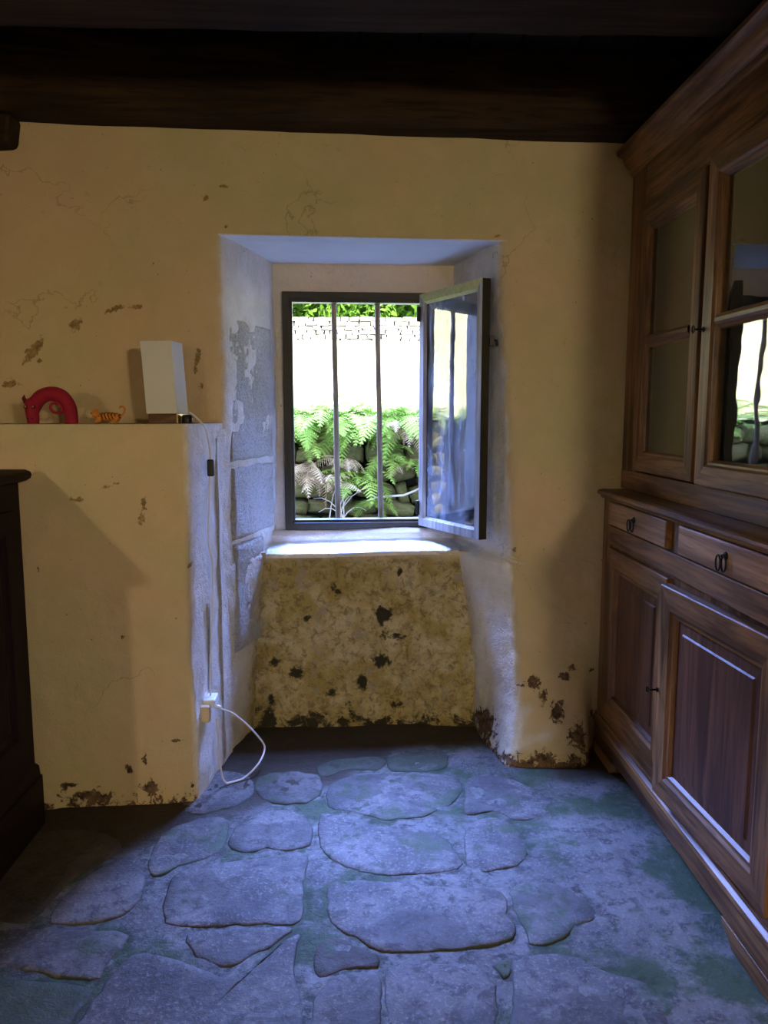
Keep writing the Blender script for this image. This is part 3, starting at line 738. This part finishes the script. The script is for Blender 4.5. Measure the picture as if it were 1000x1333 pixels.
# upper part
UX = .953; UN, UF = 1.45, 2.80
mb = MB()
mb.box(UX+.012, 1.40, UF-.025, UF, .985, 2.10); mb.box(UX+.012, 1.40, UN, UN+.025, .985, 2.10); mb.box(1.375, 1.40, UN, UF, .985, 2.10); mb.box(UX+.012, 1.40, UN, UF, 2.05, 2.10); mb.box(UX+.012, 1.40, UN, UF, .985, 1.03)
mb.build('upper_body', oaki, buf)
mb = MB(); mb.box(UX, UX+.03, UF-.135, UF, .985, 2.09); mb.build('upper_post', oak[2], buf, bevel=.004)
mb = MB(); mb.box(UX, UX+.03, UN, UN+.135, .985, 2.09); mb.build('upper_post', oak[2], buf, bevel=.004)
mb = MB(); mb.box(UX-.002, UX+.03, UN, UF, .985, 1.052); mb.build('base_rail', oak[1], buf, bevel=.003)
mb = MB(); mb.box(UX, UX+.03, UN+.135, UF-.135, 1.932, 2.09); mb.build('frieze', oak[1], buf, bevel=.003)
mb = MB(); mb.sweepU([(-.01, 2.075), (.006, 2.078), (.010, 2.086), (.012, 2.098), (.024, 2.108), (.034, 2.122), (.038, 2.136), (.052, 2.142), (.060, 2.150), (.062, 2.160), (.056, 2.168), (0, 2.170)], UX, UN, UF, 1.40); mb.build('cornice', oak[1], buf, smooth=True, angle=30)
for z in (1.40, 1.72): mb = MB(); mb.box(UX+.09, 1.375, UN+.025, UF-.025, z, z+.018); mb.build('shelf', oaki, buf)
def glass_door(yh, W, proud, ajar=0, xh=None):
    H = .872; w_ = .072; u = Vector((math.sin(ajar), -math.cos(ajar), 0)); n = u.cross(Z_)
    o = Vector((UX if xh is None else xh, yh, 1.057))-u*W
    mb = MB(); mb.loft(o, u, Z_, n, W, H, [(0, -.022), (0, proud-.003), (.003, proud), (w_-.018, proud), (w_-.012, proud-.006), (w_-.006, proud-.007), (w_, proud-.016), (w_, -.022), (0, -.022)], rail=1)
    d = mb.build('glazed_door', [oak[2], oak[1]], buf)
    mb = MB(); zm = 1.488-1.057
    P2 = [(-.018, -.02), (-.004, .0), (.004, .006), (.014, .006), (.022, 0), (.030, -.02)]
    mb.add([o+u*(w_-.002)+Z_*(zm+z)+n*(x+proud*.4) for z, x in P2]+[o+u*(W-w_+.002)+Z_*(zm+z)+n*(x+proud*.4) for z, x in P2], [(i, i+1, 7+i, 6+i) for i in range(5)]+[(5, 0, 6, 11)])
    mb.build('glazing_bar', oak[1], d)
    for z0, z1 in ((w_-.004, zm-.01), (zm+.016, H-w_+.004)):
        mb = MB(); mb.obox(o+u*(w_-.004)+Z_*z0-n*.012, u, Z_, n, W-2*w_+.008, z1-z0, .003); mb.build('glass_pane', cabglass, d)
    return d, o, n
glass_door(2.185, .48, .008); g2, o2, n2 = glass_door(1.635, .47, .012, R(1.7), .945)
mb = MB(); q = o2+n2*.012; key(mb, q.x-.001, q.y-.016, 1.478); mb.build('key', iron, g2, smooth=True)
mb = MB(); mb.box(UX+.024, UX+.036, 2.03, 2.20, 1.052, 1.932); mb.build('centre_stop', dark_oak, buf)

# ------------------------------------------------------------------ dark cabinet at the left
lc = empty('sideboard', (-1.28, 1.7, 0), 'dark stained wooden sideboard standing against the lower cream wall', 'cabinet')
LX = -1.0; LN, LF = 1.05, 2.255
mb = MB(); mb.box(-1.585, LX, LN, LF, .05, 1.055); mb.build('body', dark_oak, lc, bevel=.004)
mb = MB()
top_p = [(0, 1.055), (.014, 1.058), (.026, 1.066), (.030, 1.076), (.026, 1.086), (.014, 1.092)]
x0 = -1.585
rows = [[(x0, LN-o_, z), (LX+o_, LN-o_, z), (LX+o_, LF+min(o_, .02), z), (x0, LF+min(o_, .02), z)] for o_, z in top_p]
vs = [p for r in rows for p in r]; fs = [(4*i+j, 4*i+(j+1) % 4, 4*i+4+(j+1) % 4, 4*i+4+j) for i in range(5) for j in range(4)]+[(0, 3, 2, 1), (20, 21, 22, 23)]
mb.add(vs, fs); mb.build('top', dark_oak_y, lc, smooth=True)
mb = MB(); mb.box(-1.585, LX+.018, LN-.018, LF+.006, .0, .16); mb.loft(Vector((-1.585, LN-.012, .16)), X_, Y_, Z_, .585+.012, LF-LN+.018, [(0, 0), (.002, .03), (.014, .045)], cap1=True); mb.build('plinth', dark_oak_y, lc, bevel=.003)
for y0, y1 in ((LN+.06, 1.63), (1.67, LF-.06)):
    mb = MB(); mb.loft(Vector((LX, y0, .26)), Y_, Z_, X_, y1-y0, .72, [(0, -.005), (0, .010), (.06, .010), (.07, .002), (.09, .002), (.11, .008)], cap1=True)
    d = mb.build('door', dark_oak, lc); mb = MB(); mb.lathe((LX+.010, y1-.04 if y1 < 1.7 else y0+.04, .62), [(.006, 0), (.006, .01), (.012, .018), (.010, .026), (.004, .03)], 12, 'x'); mb.build('knob', iron, d, smooth=True)

# ------------------------------------------------------------------ table lamp on the ledge, with its cable
LZ = 1.2225
lp = empty('table_lamp', (-.67, 2.56, LZ), 'small box-shaped table lamp with white shade on a wooden base on ledge', 'lamp')
ang = R(-8); uu = Vector((math.cos(ang), math.sin(ang), 0)); vv = Vector((-math.sin(ang), math.cos(ang), 0))
c0 = ony(219, 542, 2.54); c0.z = LZ; SW, SD = .102, .095
tilt = Vector((-.055, 0, 1)).normalized()
pl = c0-uu*.05-vv*.043
mb = MB(); mb.obox(pl, uu, vv, Z_, .095, .086, .031); mb.build('base', lbase, lp, bevel=.003)
mb = MB(); mb.obox(pl+uu*.0955+Z_*.001, uu, vv, Z_, .004, .084, .029); mb.build('trim_plate', brass, lp)
mb = MB(); q = pl+uu*.119+vv*.03; mb.lathe(q, [(.017, 0), (.018, .004), (.018, .022), (.013, .028)], 16); mb.build('cable_outlet', blackp, lp, smooth=True)
mb = MB(); q = c0-uu*SW*.5-vv*SD*.5+Z_*.0315+Vector((-.001, 0, 0))
mb.loft(q, uu, vv, tilt, SW, SD, [(0, 0), (0, .228), (.003, .228), (.003, 0), (0, 0)]); mb.build('lamp_shade', shadem, lp)
mb = MB(); mb.lathe(c0+Z_*.031, [(.014, 0), (.014, .045), (.010, .05)], 14); mb.lathe(c0+Z_*.081, [(.01, 0), (.024, .03), (.028, .055), (.02, .078), (.006, .088)], 14); mb.build('bulb', whitep, lp, smooth=True)
def pxpath(P, m=6):
    pts = [ony(x, y, d) for x, y, d in P]; out = []
    n = len(pts)
    for i in range(n-1):
        a, b, c, e = pts[max(0, i-1)], pts[i], pts[i+1], pts[min(n-1, i+2)]
        for j in range(m):
            t_ = j/m; out.append(.5*((2*b)+(c-a)*t_+(2*a-5*b+4*c-e)*t_**2+(3*b-a-3*c+e)*t_**3))
    out.append(pts[-1]); return out
wire = pxpath([(247, 537, 2.535), (256, 544, 2.52), (266, 555, 2.50), (270, 568, 2.50), (273, 585, 2.51), (274, 600, 2.51), (273, 622, 2.51), (272, 660, 2.51), (271, 700, 2.51), (273, 715, 2.51), (277, 740, 2.51), (276, 800, 2.51), (274, 860, 2.51), (274, 908, 2.50)])
mb = MB(); mb.tube(wire, .0032, 7); mb.build('cable', cablem, lp, smooth=True)
a, b = ony(274, 598, 2.503), ony(273, 620, 2.503)
mb = MB(); mb.box(a.x-.0105, a.x+.0105, a.y-.009, a.y+.009, b.z, a.z); mb.build('cable_switch', blackp, lp, bevel=.004)

# socket with plug and a loop of white cable
a, b = ony(264, 907, 2.49), ony(280, 936, 2.47)
sk_ = empty('wall_socket', (a.x+.02, 2.49, b.z), 'white surface socket low on the niche corner with a beige plug', 'socket')
mb = MB(); mb.box(a.x+.002, a.x+.046, 2.46, 2.53, a.z-.028, a.z); mb.build('socket_box', whitep, sk_, bevel=.005)
mb = MB(); mb.box(a.x-.002, a.x+.032, 2.435, 2.463, b.z, a.z-.014); mb.build('plug', beigep, sk_, bevel=.006)
mb = MB(); mb.tube([(a.x+.046, 2.48, a.z-.030), (a.x+.062, 2.482, a.z-.034)], [.008, .005], 8); mb.build('plug_neck', whitep, sk_, smooth=True)
loop = pxpath([(279, 920, 2.48), (288, 923, 2.49), (302, 928, 2.51), (318, 940, 2.55), (332, 954, 2.60), (343, 968, 2.64), (344, 978, 2.63), (338, 992, 2.58), (326, 1006, 2.545), (312, 1016, 2.515), (298, 1020, 2.495), (291, 1015, 2.485), (288, 1003, 2.475), (285, 985, 2.47), (284, 960, 2.465), (282, 935, 2.46)])
for p in loop: p.z = max(p.z, .006)
mb = MB(); mb.tube(loop, .0034, 7); tag(mb.build('power_cable', cablem, None, base=(loop[40].x, loop[40].y, 0), smooth=True), 'white power cable hanging in a loop from the socket to the floor', 'cable')

# ------------------------------------------------------------------ toys on the ledge
toy = empty('felt_toy', (-.99, 2.50, LZ), 'red felt animal toy bent into an arch with horned head', 'toy')
def T(x, y, d=2.48): q = ony(x, y, d); return q
base_px = [(44, 549), (43, 538), (45, 528), (52, 518), (61, 513.5), (71, 513), (81, 517), (88, 525), (92, 535), (94, 551.5)]
pts = []
P = [T(x, y) for x, y in base_px]; P[0].z = LZ+.012; P[-1].z = LZ
for i in range(len(P)-1):
    a, b, c, e = P[max(0, i-1)], P[i], P[i+1], P[min(len(P)-1, i+2)]
    for j in range(5):
        t_ = j/5; pts.append(.5*((2*b)+(c-a)*t_+(2*a-5*b+4*c-e)*t_**2+(3*b-a-3*c+e)*t_**3))
pts.append(P[-1]); n = len(pts)
rad = [.019+.004*math.sin(math.pi*i/n) for i in range(n)]
mb = MB(); mb.tube(pts[8:], rad[8:], 14); mb.build('body', redf, toy, smooth=True)
hc = T(43, 536); 
mb = MB(); mb.tube([(hc.x+.002, hc.y-.006, LZ+.0005), (hc.x+.002, hc.y-.007, LZ+.012), (hc.x, hc.y-.006, LZ+.030), (hc.x, hc.y-.002, LZ+.052), (hc.x+.002, hc.y, LZ+.068), (hc.x+.006, hc.y, LZ+.078)], [.017, .019, .020, .024, .023, .012], 14); head = mb.build('head', redf, toy, smooth=True)
for s_ in (-1, 1):
    mb = MB(); b = Vector((hc.x+.018*s_, hc.y-.006, LZ+.066)); mb.tube([b, b+Vector((.006*s_, 0, .014)), b+Vector((.004*s_, 0, .024))], [.008, .006, .001], 8); mb.build('ear', redd, head, smooth=True)
    mb = MB(); mb.blob((hc.x+.012*s_, hc.y-.024, LZ+.052), (.007, .004, .006), 10, 6); mb.build('eye', redd, head, smooth=True)
    mb = MB(); mb.blob((hc.x+.012*s_, hc.y-.0275, LZ+.053), (.003, .002, .003), 8, 5); mb.build('pupil', eyew, head, smooth=True)
    mb = MB(); mb.blob((hc.x+.007*s_, hc.y-.026, LZ+.016), (.003, .002, .003), 8, 5); mb.build('nostril', redd, head, smooth=True)
lc_ = T(74.5, 531)
mb = MB(); mb.tube([(lc_.x+.016*math.cos(a)+.008*math.sin(a), lc_.y-.008, lc_.z+.014*math.sin(a)-.009*math.cos(a)) for a in [i*math.pi/10 for i in range(21)]], .0045, 8, False); mb.tube([lc_+Vector((.014, -.008, -.008)), lc_+Vector((.030, -.004, -.016))], .005, 8); mb.build('tail', redf, toy, smooth=True)

tg = empty('tiger_figurine', (-.84, 2.50, LZ), 'tiny orange striped tiger figurine with a curled tail on ledge', 'figurine')
bl = T(141, 543); bx_, by_ = bl.x, 2.49
mb = MB(); mb.blob((bx_, by_, LZ+.021), (.040, .014, .013), 18, 10); 
for s_ in (-1, 1):
    for xo in (-.028, .026): mb.tube([(bx_+xo, by_+.008*s_, LZ+.020), (bx_+xo-.004, by_+.010*s_, LZ+.010), (bx_+xo-.012, by_+.011*s_, LZ+.005)], [.009, .007, .0055], 8)
mb.build('body', orangef, tg, smooth=True)
mb = MB(); mb.blob((bx_-.042, by_-.004, LZ+.030), (.014, .013, .012), 14, 8)
for s_ in (-1, 1): mb.blob((bx_-.040, by_-.004+.009*s_, LZ+.042), (.004, .003, .005), 8, 5)
hd = mb.build('head', orangef, tg, smooth=True)
mb = MB(); mb.blob((bx_-.053, by_-.006, LZ+.026), (.006, .007, .005), 10, 6); mb.build('muzzle', creamf, hd, smooth=True)
mb = MB()
for s_ in (-1, 1): mb.blob((bx_-.053, by_-.004+.006*s_, LZ+.034), (.0022, .0022, .0022), 8, 5)
mb.build('eye', blackp, hd, smooth=True)
mb = MB(); mb.tube([(bx_+.038, by_, LZ+.024), (bx_+.046, by_, LZ+.032), (bx_+.050, by_, LZ+.044), (bx_+.045, by_, LZ+.055), (bx_+.036, by_, LZ+.054), (bx_+.034, by_, LZ+.048)], .0032, 8); mb.build('tail', orangef, tg, smooth=True)
for i in range(7):
    xo = lerp(-.030, .034, i/6); k = math.sqrt(max(0, 1-(xo/.0405)**2)); mb = MB()
    mb.tube([(bx_+xo+.002*math.sin(a*3), by_+.0148*k*math.cos(a), LZ+.021+.0138*k*math.sin(a)) for a in [math.pi*(.02+.96*j/10)*-1+math.pi*0+math.pi*2 for j in range(11)]] if False else
            [(bx_+xo+.003*math.sin(a*2), by_+.0140*k*math.cos(a), LZ+.021+.0132*k*math.sin(a)) for a in [math.pi*(1.22-1.0*j/10) for j in range(11)]], .0018, 6); mb.build('stripe', stripem, tg, smooth=True)

# ------------------------------------------------------------------ fill lamps added behind the camera to warm the walls
def add_fill_lamp(x, y, z, s_, label, shaded):
    e_ = empty('fill_lamp', (x, y, z), label, 'lamp')
    mb = MB(); mb.lathe((x, y, z), [(.05, 0), (.05, -.012*s_), (.03, -.02*s_)], 20, 'x'); mb.build('backplate', brass, e_, smooth=True)
    cx = x-.18*s_
    if shaded:  # cone shaped to keep this added light off the buffet top
        mb = MB(); mb.tube([(x-.015*s_, y, z), (x-.06*s_, y, z+.30), (cx, y, z+.34), (cx, y, z+.25)], .008, 10); mb.build('arm', brass, e_, smooth=True)
        mb = MB(); n = 24; vs = []
        for r, h in ((.16, .10), (.05, .22), (.03, .25), (.027, .25), (.047, .217), (.157, .098)):
            vs += [(cx+r*math.cos(2*math.pi*k/n), y+r*math.sin(2*math.pi*k/n), z+h) for k in range(n)]
        mb.add(vs, [(q*n+k, q*n+(k+1) % n, ((q+1) % 6)*n+(k+1) % n, ((q+1) % 6)*n+k) for q in range(6) for k in range(n)]); mb.build('lamp_shade', iron, e_, smooth=True)
        mb = MB(); mb.blob((cx, y, z+.10), (.025, .025, .025), 16, 10); b_ = mb.build('bulb', MATS['fill_glow_left'], e_, smooth=True)
        mb = MB(); mb.tube([(cx, y, z+.12), (cx, y, z+.25)], .012, 10); mb.build('bulb_holder', brass, e_, smooth=True)
    else:
        mb = MB(); mb.tube([(x-.015*s_, y, z), (x-.10*s_, y, z-.01), (cx, y, z+.03), (cx, y, z+.06)], .008, 10); mb.build('arm', brass, e_, smooth=True)
        mb = MB(); mb.blob((cx, y, z+.19), (.14, .14, .14), 24, 14); mb.build('globe', MATS['fill_glow_right'], e_, smooth=True)
add_fill_lamp(1.45, -1.3, 1.45, 1, 'added globe fill lamp with brass arm on the unseen plaster wall', False)
add_fill_lamp(-1.60, -1.0, 1.48, -1, 'added fill lamp with a dark light-cutting cone and bare bulb', True)

# ------------------------------------------------------------------ outside: ground, dry stone wall, ferns, meadow, far wall, trees
mb = MB(); mb.box(-12, 12, 3.4, 5.2, -.5, .30); tag(mb.build('ground', MATS['dark_soil']), kind='structure')
mb = MB(); n = 40; vs = []
def zmeadow(y): return 1.12+.006*(y-5)+1.75*ss(5.0, 19, y)
for j in range(n+1):
    for i in range(n+1):
        x, y = lerp(-34, 22, i/n), lerp(5.15, 34, j/n); vs.append((x, y, zmeadow(y)+3.0*ss(-4, -20, x)*ss(6, 14, y)+.06*noise.noise((x*.5, y*.5, 0))))  # rise at left added out of view to brighten the pane's reflection
mb.add(vs, [(j*(n+1)+i, j*(n+1)+i+1, (j+1)*(n+1)+i+1, (j+1)*(n+1)+i) for j in range(n) for i in range(n)])
tag(mb.build('meadow', MATS['dry_meadow'], smooth='all'), kind='structure')

GW = 4.95
gw = empty('garden_wall', (0, GW, .3), 'mossy dry stone retaining wall seen through the window bars', 'wall')
mb = MB(); mb.box(-4, 4, GW+.05, GW+.35, .25, 1.21); mb.build('core', MATS['dark_soil'], gw)
def stone_mesh(k):
    mb = MB(); sd_ = k*3.7
    def f_(d):
        return 1+.24*noise.noise((d.x*1.3+sd_, d.y*1.3, d.z*1.3))+.06*noise.noise((d.x*4+sd_, d.y*4, d.z*4))
    vs = []; fs = []; rings, seg = 7, 10
    for i in range(rings+1):
        a = math.pi*i/rings
        for j in range(seg):
            b = 2*math.pi*j/seg; d = Vector((math.sin(a)*math.cos(b), math.sin(a)*math.sin(b), math.cos(a)))
            e_ = .42; q = Vector([math.copysign(abs(c)**e_, c) for c in d])*f_(d); vs.append(q*.5)
    for i in range(rings):
        for j in range(seg): fs.append((i*seg+j, (i+1)*seg+j, (i+1)*seg+(j+1) % seg, i*seg+(j+1) % seg))
    mb.add(vs, fs); return mb.mesh('stone', MATS['mossy_stone'], smooth='all')
SM = [stone_mesh(k) for k in range(7)]
z = .34; row = 0
while z < 1.16:
    hh = random.uniform(.09, .18); x = -2.6+random.random()*.1
    while x < 2.2:
        wd = random.choice((.08, .12, .18, .25, .34))*random.uniform(.85, 1.15); o = bpy.data.objects.new('stone', random.choice(SM)); col.objects.link(o); o.parent = gw
        o.location = (x+wd/2, random.uniform(-.03, .03), z+hh/2-.3+random.uniform(-.01, .01)); o.scale = (wd*1.02, .24, hh*random.uniform(.78, 1.08)); o.rotation_euler = (random.uniform(-.1, .1), random.uniform(-.28, .28), random.choice((0, math.pi))+random.uniform(-.08, .08))
        x += wd
    z += hh*.97; row += 1

def frond_mesh(k, dead):
    rr = random.Random(k); mb = MB(); n = 18; pts = []; L = 1.0; up = rr.uniform(.55, .9); dr = rr.uniform(.7, 1.25)
    for i in range(n+1):
        s_ = i/n; pts.append(Vector((s_*.9*L, .06*math.sin(s_*2+k), up*s_-dr*s_*s_*.75)))
    mb.tube(pts, [lerp(.008, .002, i/n) for i in range(n+1)], 4, False)
    for i in range(2, n+1):
        s_ = i/n; t_ = (pts[min(n, i+1)]-pts[i-1]).normalized(); pl = .30*math.sin(math.pi*min(1, (s_*.88+.12)))**.8*(1.05-s_*.55)
        for sd_ in (-1, 1):
            side = Vector((0, sd_, 0)); d = (side+t_*.45+Vector((0, 0, rr.uniform(-.25, .10)-(.35 if dead else 0)))).normalized()
            m = 6; prev = pts[i]; wv = t_
            for q in range(m):
                a0 = pts[i]+d*pl*q/m+Vector((0, 0, -.10*(q/m)**2*pl)); a1 = pts[i]+d*pl*(q+1)/m+Vector((0, 0, -.10*((q+1)/m)**2*pl))
                wl = .040*(1-.8*q/m)*(.6 if dead else 1); mid = a0.lerp(a1, .7)
                mb.add([a0, mid+wv*wl+d*.01, a1, mid-wv*wl+d*.01], [(0, 1, 2), (0, 2, 3)])
    return mb.mesh('frond', MATS['dead_bracken'] if dead else MATS['fern_green'])
FM = [frond_mesh(k, False) for k in range(5)]; DM = [frond_mesh(20+k, True) for k in range(4)]
def fern(px, py, y, size, nf, dead, label, spread=(0, 2*math.pi), pit=(-.2, .5)):
    q = ony(px, py, y); rt = empty('dead_bracken' if dead else 'fern', q, label, 'bracken' if dead else 'fern', 'dead bracken hanging on the garden wall' if dead else 'ferns growing on the garden wall')
    for i in range(nf):
        o = bpy.data.objects.new('frond', random.choice(DM if dead else FM)); col.objects.link(o); o.parent = rt
        a = lerp(spread[0], spread[1], (i+random.random()*.8)/nf); s_ = size*random.uniform(.7, 1.15)
        o.rotation_euler = (random.uniform(-.3, .3), random.uniform(*pit)*-1, a); o.scale = (s_, s_, s_)
    return rt
lt = 'bright green fern growing along the top of the mossy garden wall'
for px in (-250, -150, -50, 50, 150, 250, 340): fern(px+random.uniform(-10, 10), 552+random.uniform(-6, 6), GW-.02+random.uniform(-.04, .08), random.uniform(.28, .34), 16, False, lt)
for px, py, sz in ((380, 544, .36), (402, 541, .38), (424, 550, .33), (446, 545, .34), (466, 551, .32), (488, 545, .34), (510, 549, .32), (531, 542, .36), (556, 545, .36), (600, 546, .36), (650, 548, .36)):
    fern(px, py, GW-.13+random.uniform(-.05, .05), sz, 18, False, lt, pit=(-.75, .4))
lt2 = 'fern with arching fronds growing from a joint of the mossy wall'
for px, py, sz in ((398, 580, .28), (468, 622, .32), (505, 592, .24), (484, 655, .20), (536, 604, .22)): fern(px, py, GW-.16, sz, 8, False, lt2, (-2.7, -.3), (-.5, .2))
lt3 = 'pale dead bracken drooping over the stones of the mossy wall'
for px, py, sz, nf in ((400, 612, .30, 14), (428, 632, .28, 12), (526, 554, .25, 13), (520, 610, .18, 6), (446, 600, .2, 6)): fern(px, py, GW-.2, sz, nf, True, lt3, (-2.9, -.2), (-.7, .25))
# dry stalks and a bare root across the stones
P = [ony(x, y, GW-.22) for x, y in ((470, 655), (490, 648), (505, 646), (525, 645), (540, 639), (556, 630))]
mb = MB(); mb.tube(P, [.006, .007, .007, .007, .006, .004], 8); tag(mb.build('bare_root', stem_m, None, base=P[0], smooth=True), 'pale bare root lying across the mossy stones', 'root')
for k in range(9):
    a = ony(440+random.uniform(-14, 14), 678, GW-.25); b = a+Vector((random.uniform(-.22, .22), random.uniform(-.03, .06), random.uniform(.05, .22)))
    mb = MB(); m = a.lerp(b, .5)+Vector((0, 0, .05)); mb.tube([a, a.lerp(m, .5)+Vector((0, 0, .012)), m, m.lerp(b, .5)+Vector((0, 0, .012)), b], [.004, .0036, .003, .0025, .0015], 5)
    tag(mb.build('dry_stalk', stem_m, None, base=a, smooth=True), 'thin dry stalk rising at the foot of the mossy wall', 'stalk', 'dry stalks below the garden wall')

# far dry stone wall, pale in the sun
FY = 18.0
fw_ = empty('field_wall', (0, FY, 2.6), 'pale sunlit dry stone wall at the top of the meadow', 'wall')
mb = MB(); mb.box(-14, 14, FY+.06, FY+.5, 2.3, 3.42); mb.build('core', MATS['wall_joint'], fw_)
mb = MB(); rr = random.Random(3); z = 2.45
while z < 3.46:
    hh = rr.uniform(.09, .17); x = -14
    while x < 14:
        wd = rr.uniform(.12, .36); g = .014; y0 = FY+rr.uniform(-.05, .03); j = [rr.uniform(-.02, .02) for _ in range(8)]
        x0, x1, z0, z1 = x+g, x+wd-g, z+g*.6, z+hh-g*.6
        mb.add([(x0+j[0], y0, z0+j[1]*.5), (x1+j[2], y0, z0+j[3]*.5), (x1+j[4], y0, z1+j[5]*.5), (x0+j[6], y0, z1+j[7]*.5), (x0-.01, FY+.2, z0-.005), (x1+.01, FY+.2, z0-.005), (x1+.01, FY+.2, z1+.005), (x0-.01, FY+.2, z1+.005)],
               [(0, 1, 2, 3), (0, 4, 5, 1), (1, 5, 6, 2), (2, 6, 7, 3), (3, 7, 4, 0)]); x += wd
    z += hh
tag(mb.build('wall_stones', MATS['pale_stone'], fw_), kind='stuff')

def tree(x, y, z, r, h, label):
    rt = empty('tree', (x, y, z), label, 'tree', 'trees behind the field wall'); rr = random.Random(int(x*100))
    mb = MB(); mb.tube([(x, y, z-.3), (x+.1, y, z+h*.4), (x, y, z+h*.8)], [.16, .12, .05], 8); mb.build('trunk', barm, rt, smooth=True)
    mb = MB(); vs = []; fs = []
    for _ in range(5200):
        d = Vector((rr.gauss(0, 1), rr.gauss(0, 1), rr.gauss(0, 1))).normalized()*(rr.random()**.35)
        lump = 1+.25*noise.noise(d*2.5+Vector((x, 0, 0)))
        c = Vector((x+d.x*r*lump, y+d.y*r*.7*lump, z+h*.5+d.z*h*.55*lump)); a = Vector((rr.gauss(0, 1), rr.gauss(0, 1), rr.gauss(0, 1))).normalized(); b = a.orthogonal().normalized(); s_ = rr.uniform(.06, .13)
        k = len(vs); vs += [c-a*s_*1.5, c+b*s_*.6, c+a*s_*1.5, c-b*s_*.6]; fs.append((k, k+1, k+2, k+3))
    mb.add(vs, fs); mb.build('foliage', MATS['tree_leaves'], rt)
for i in range(16):
    x = -12.6+i*1.62; big = i % 2
    tree(x, 20.0+2.6*big, 2.6, random.uniform(1.05, 1.2) if not big else 1.25, random.uniform(3.4, 4.2) if not big else random.uniform(5, 6.2),
         'tall leafy tree standing further back behind the bushy trees' if big else 'bushy green tree growing right behind the pale field wall')
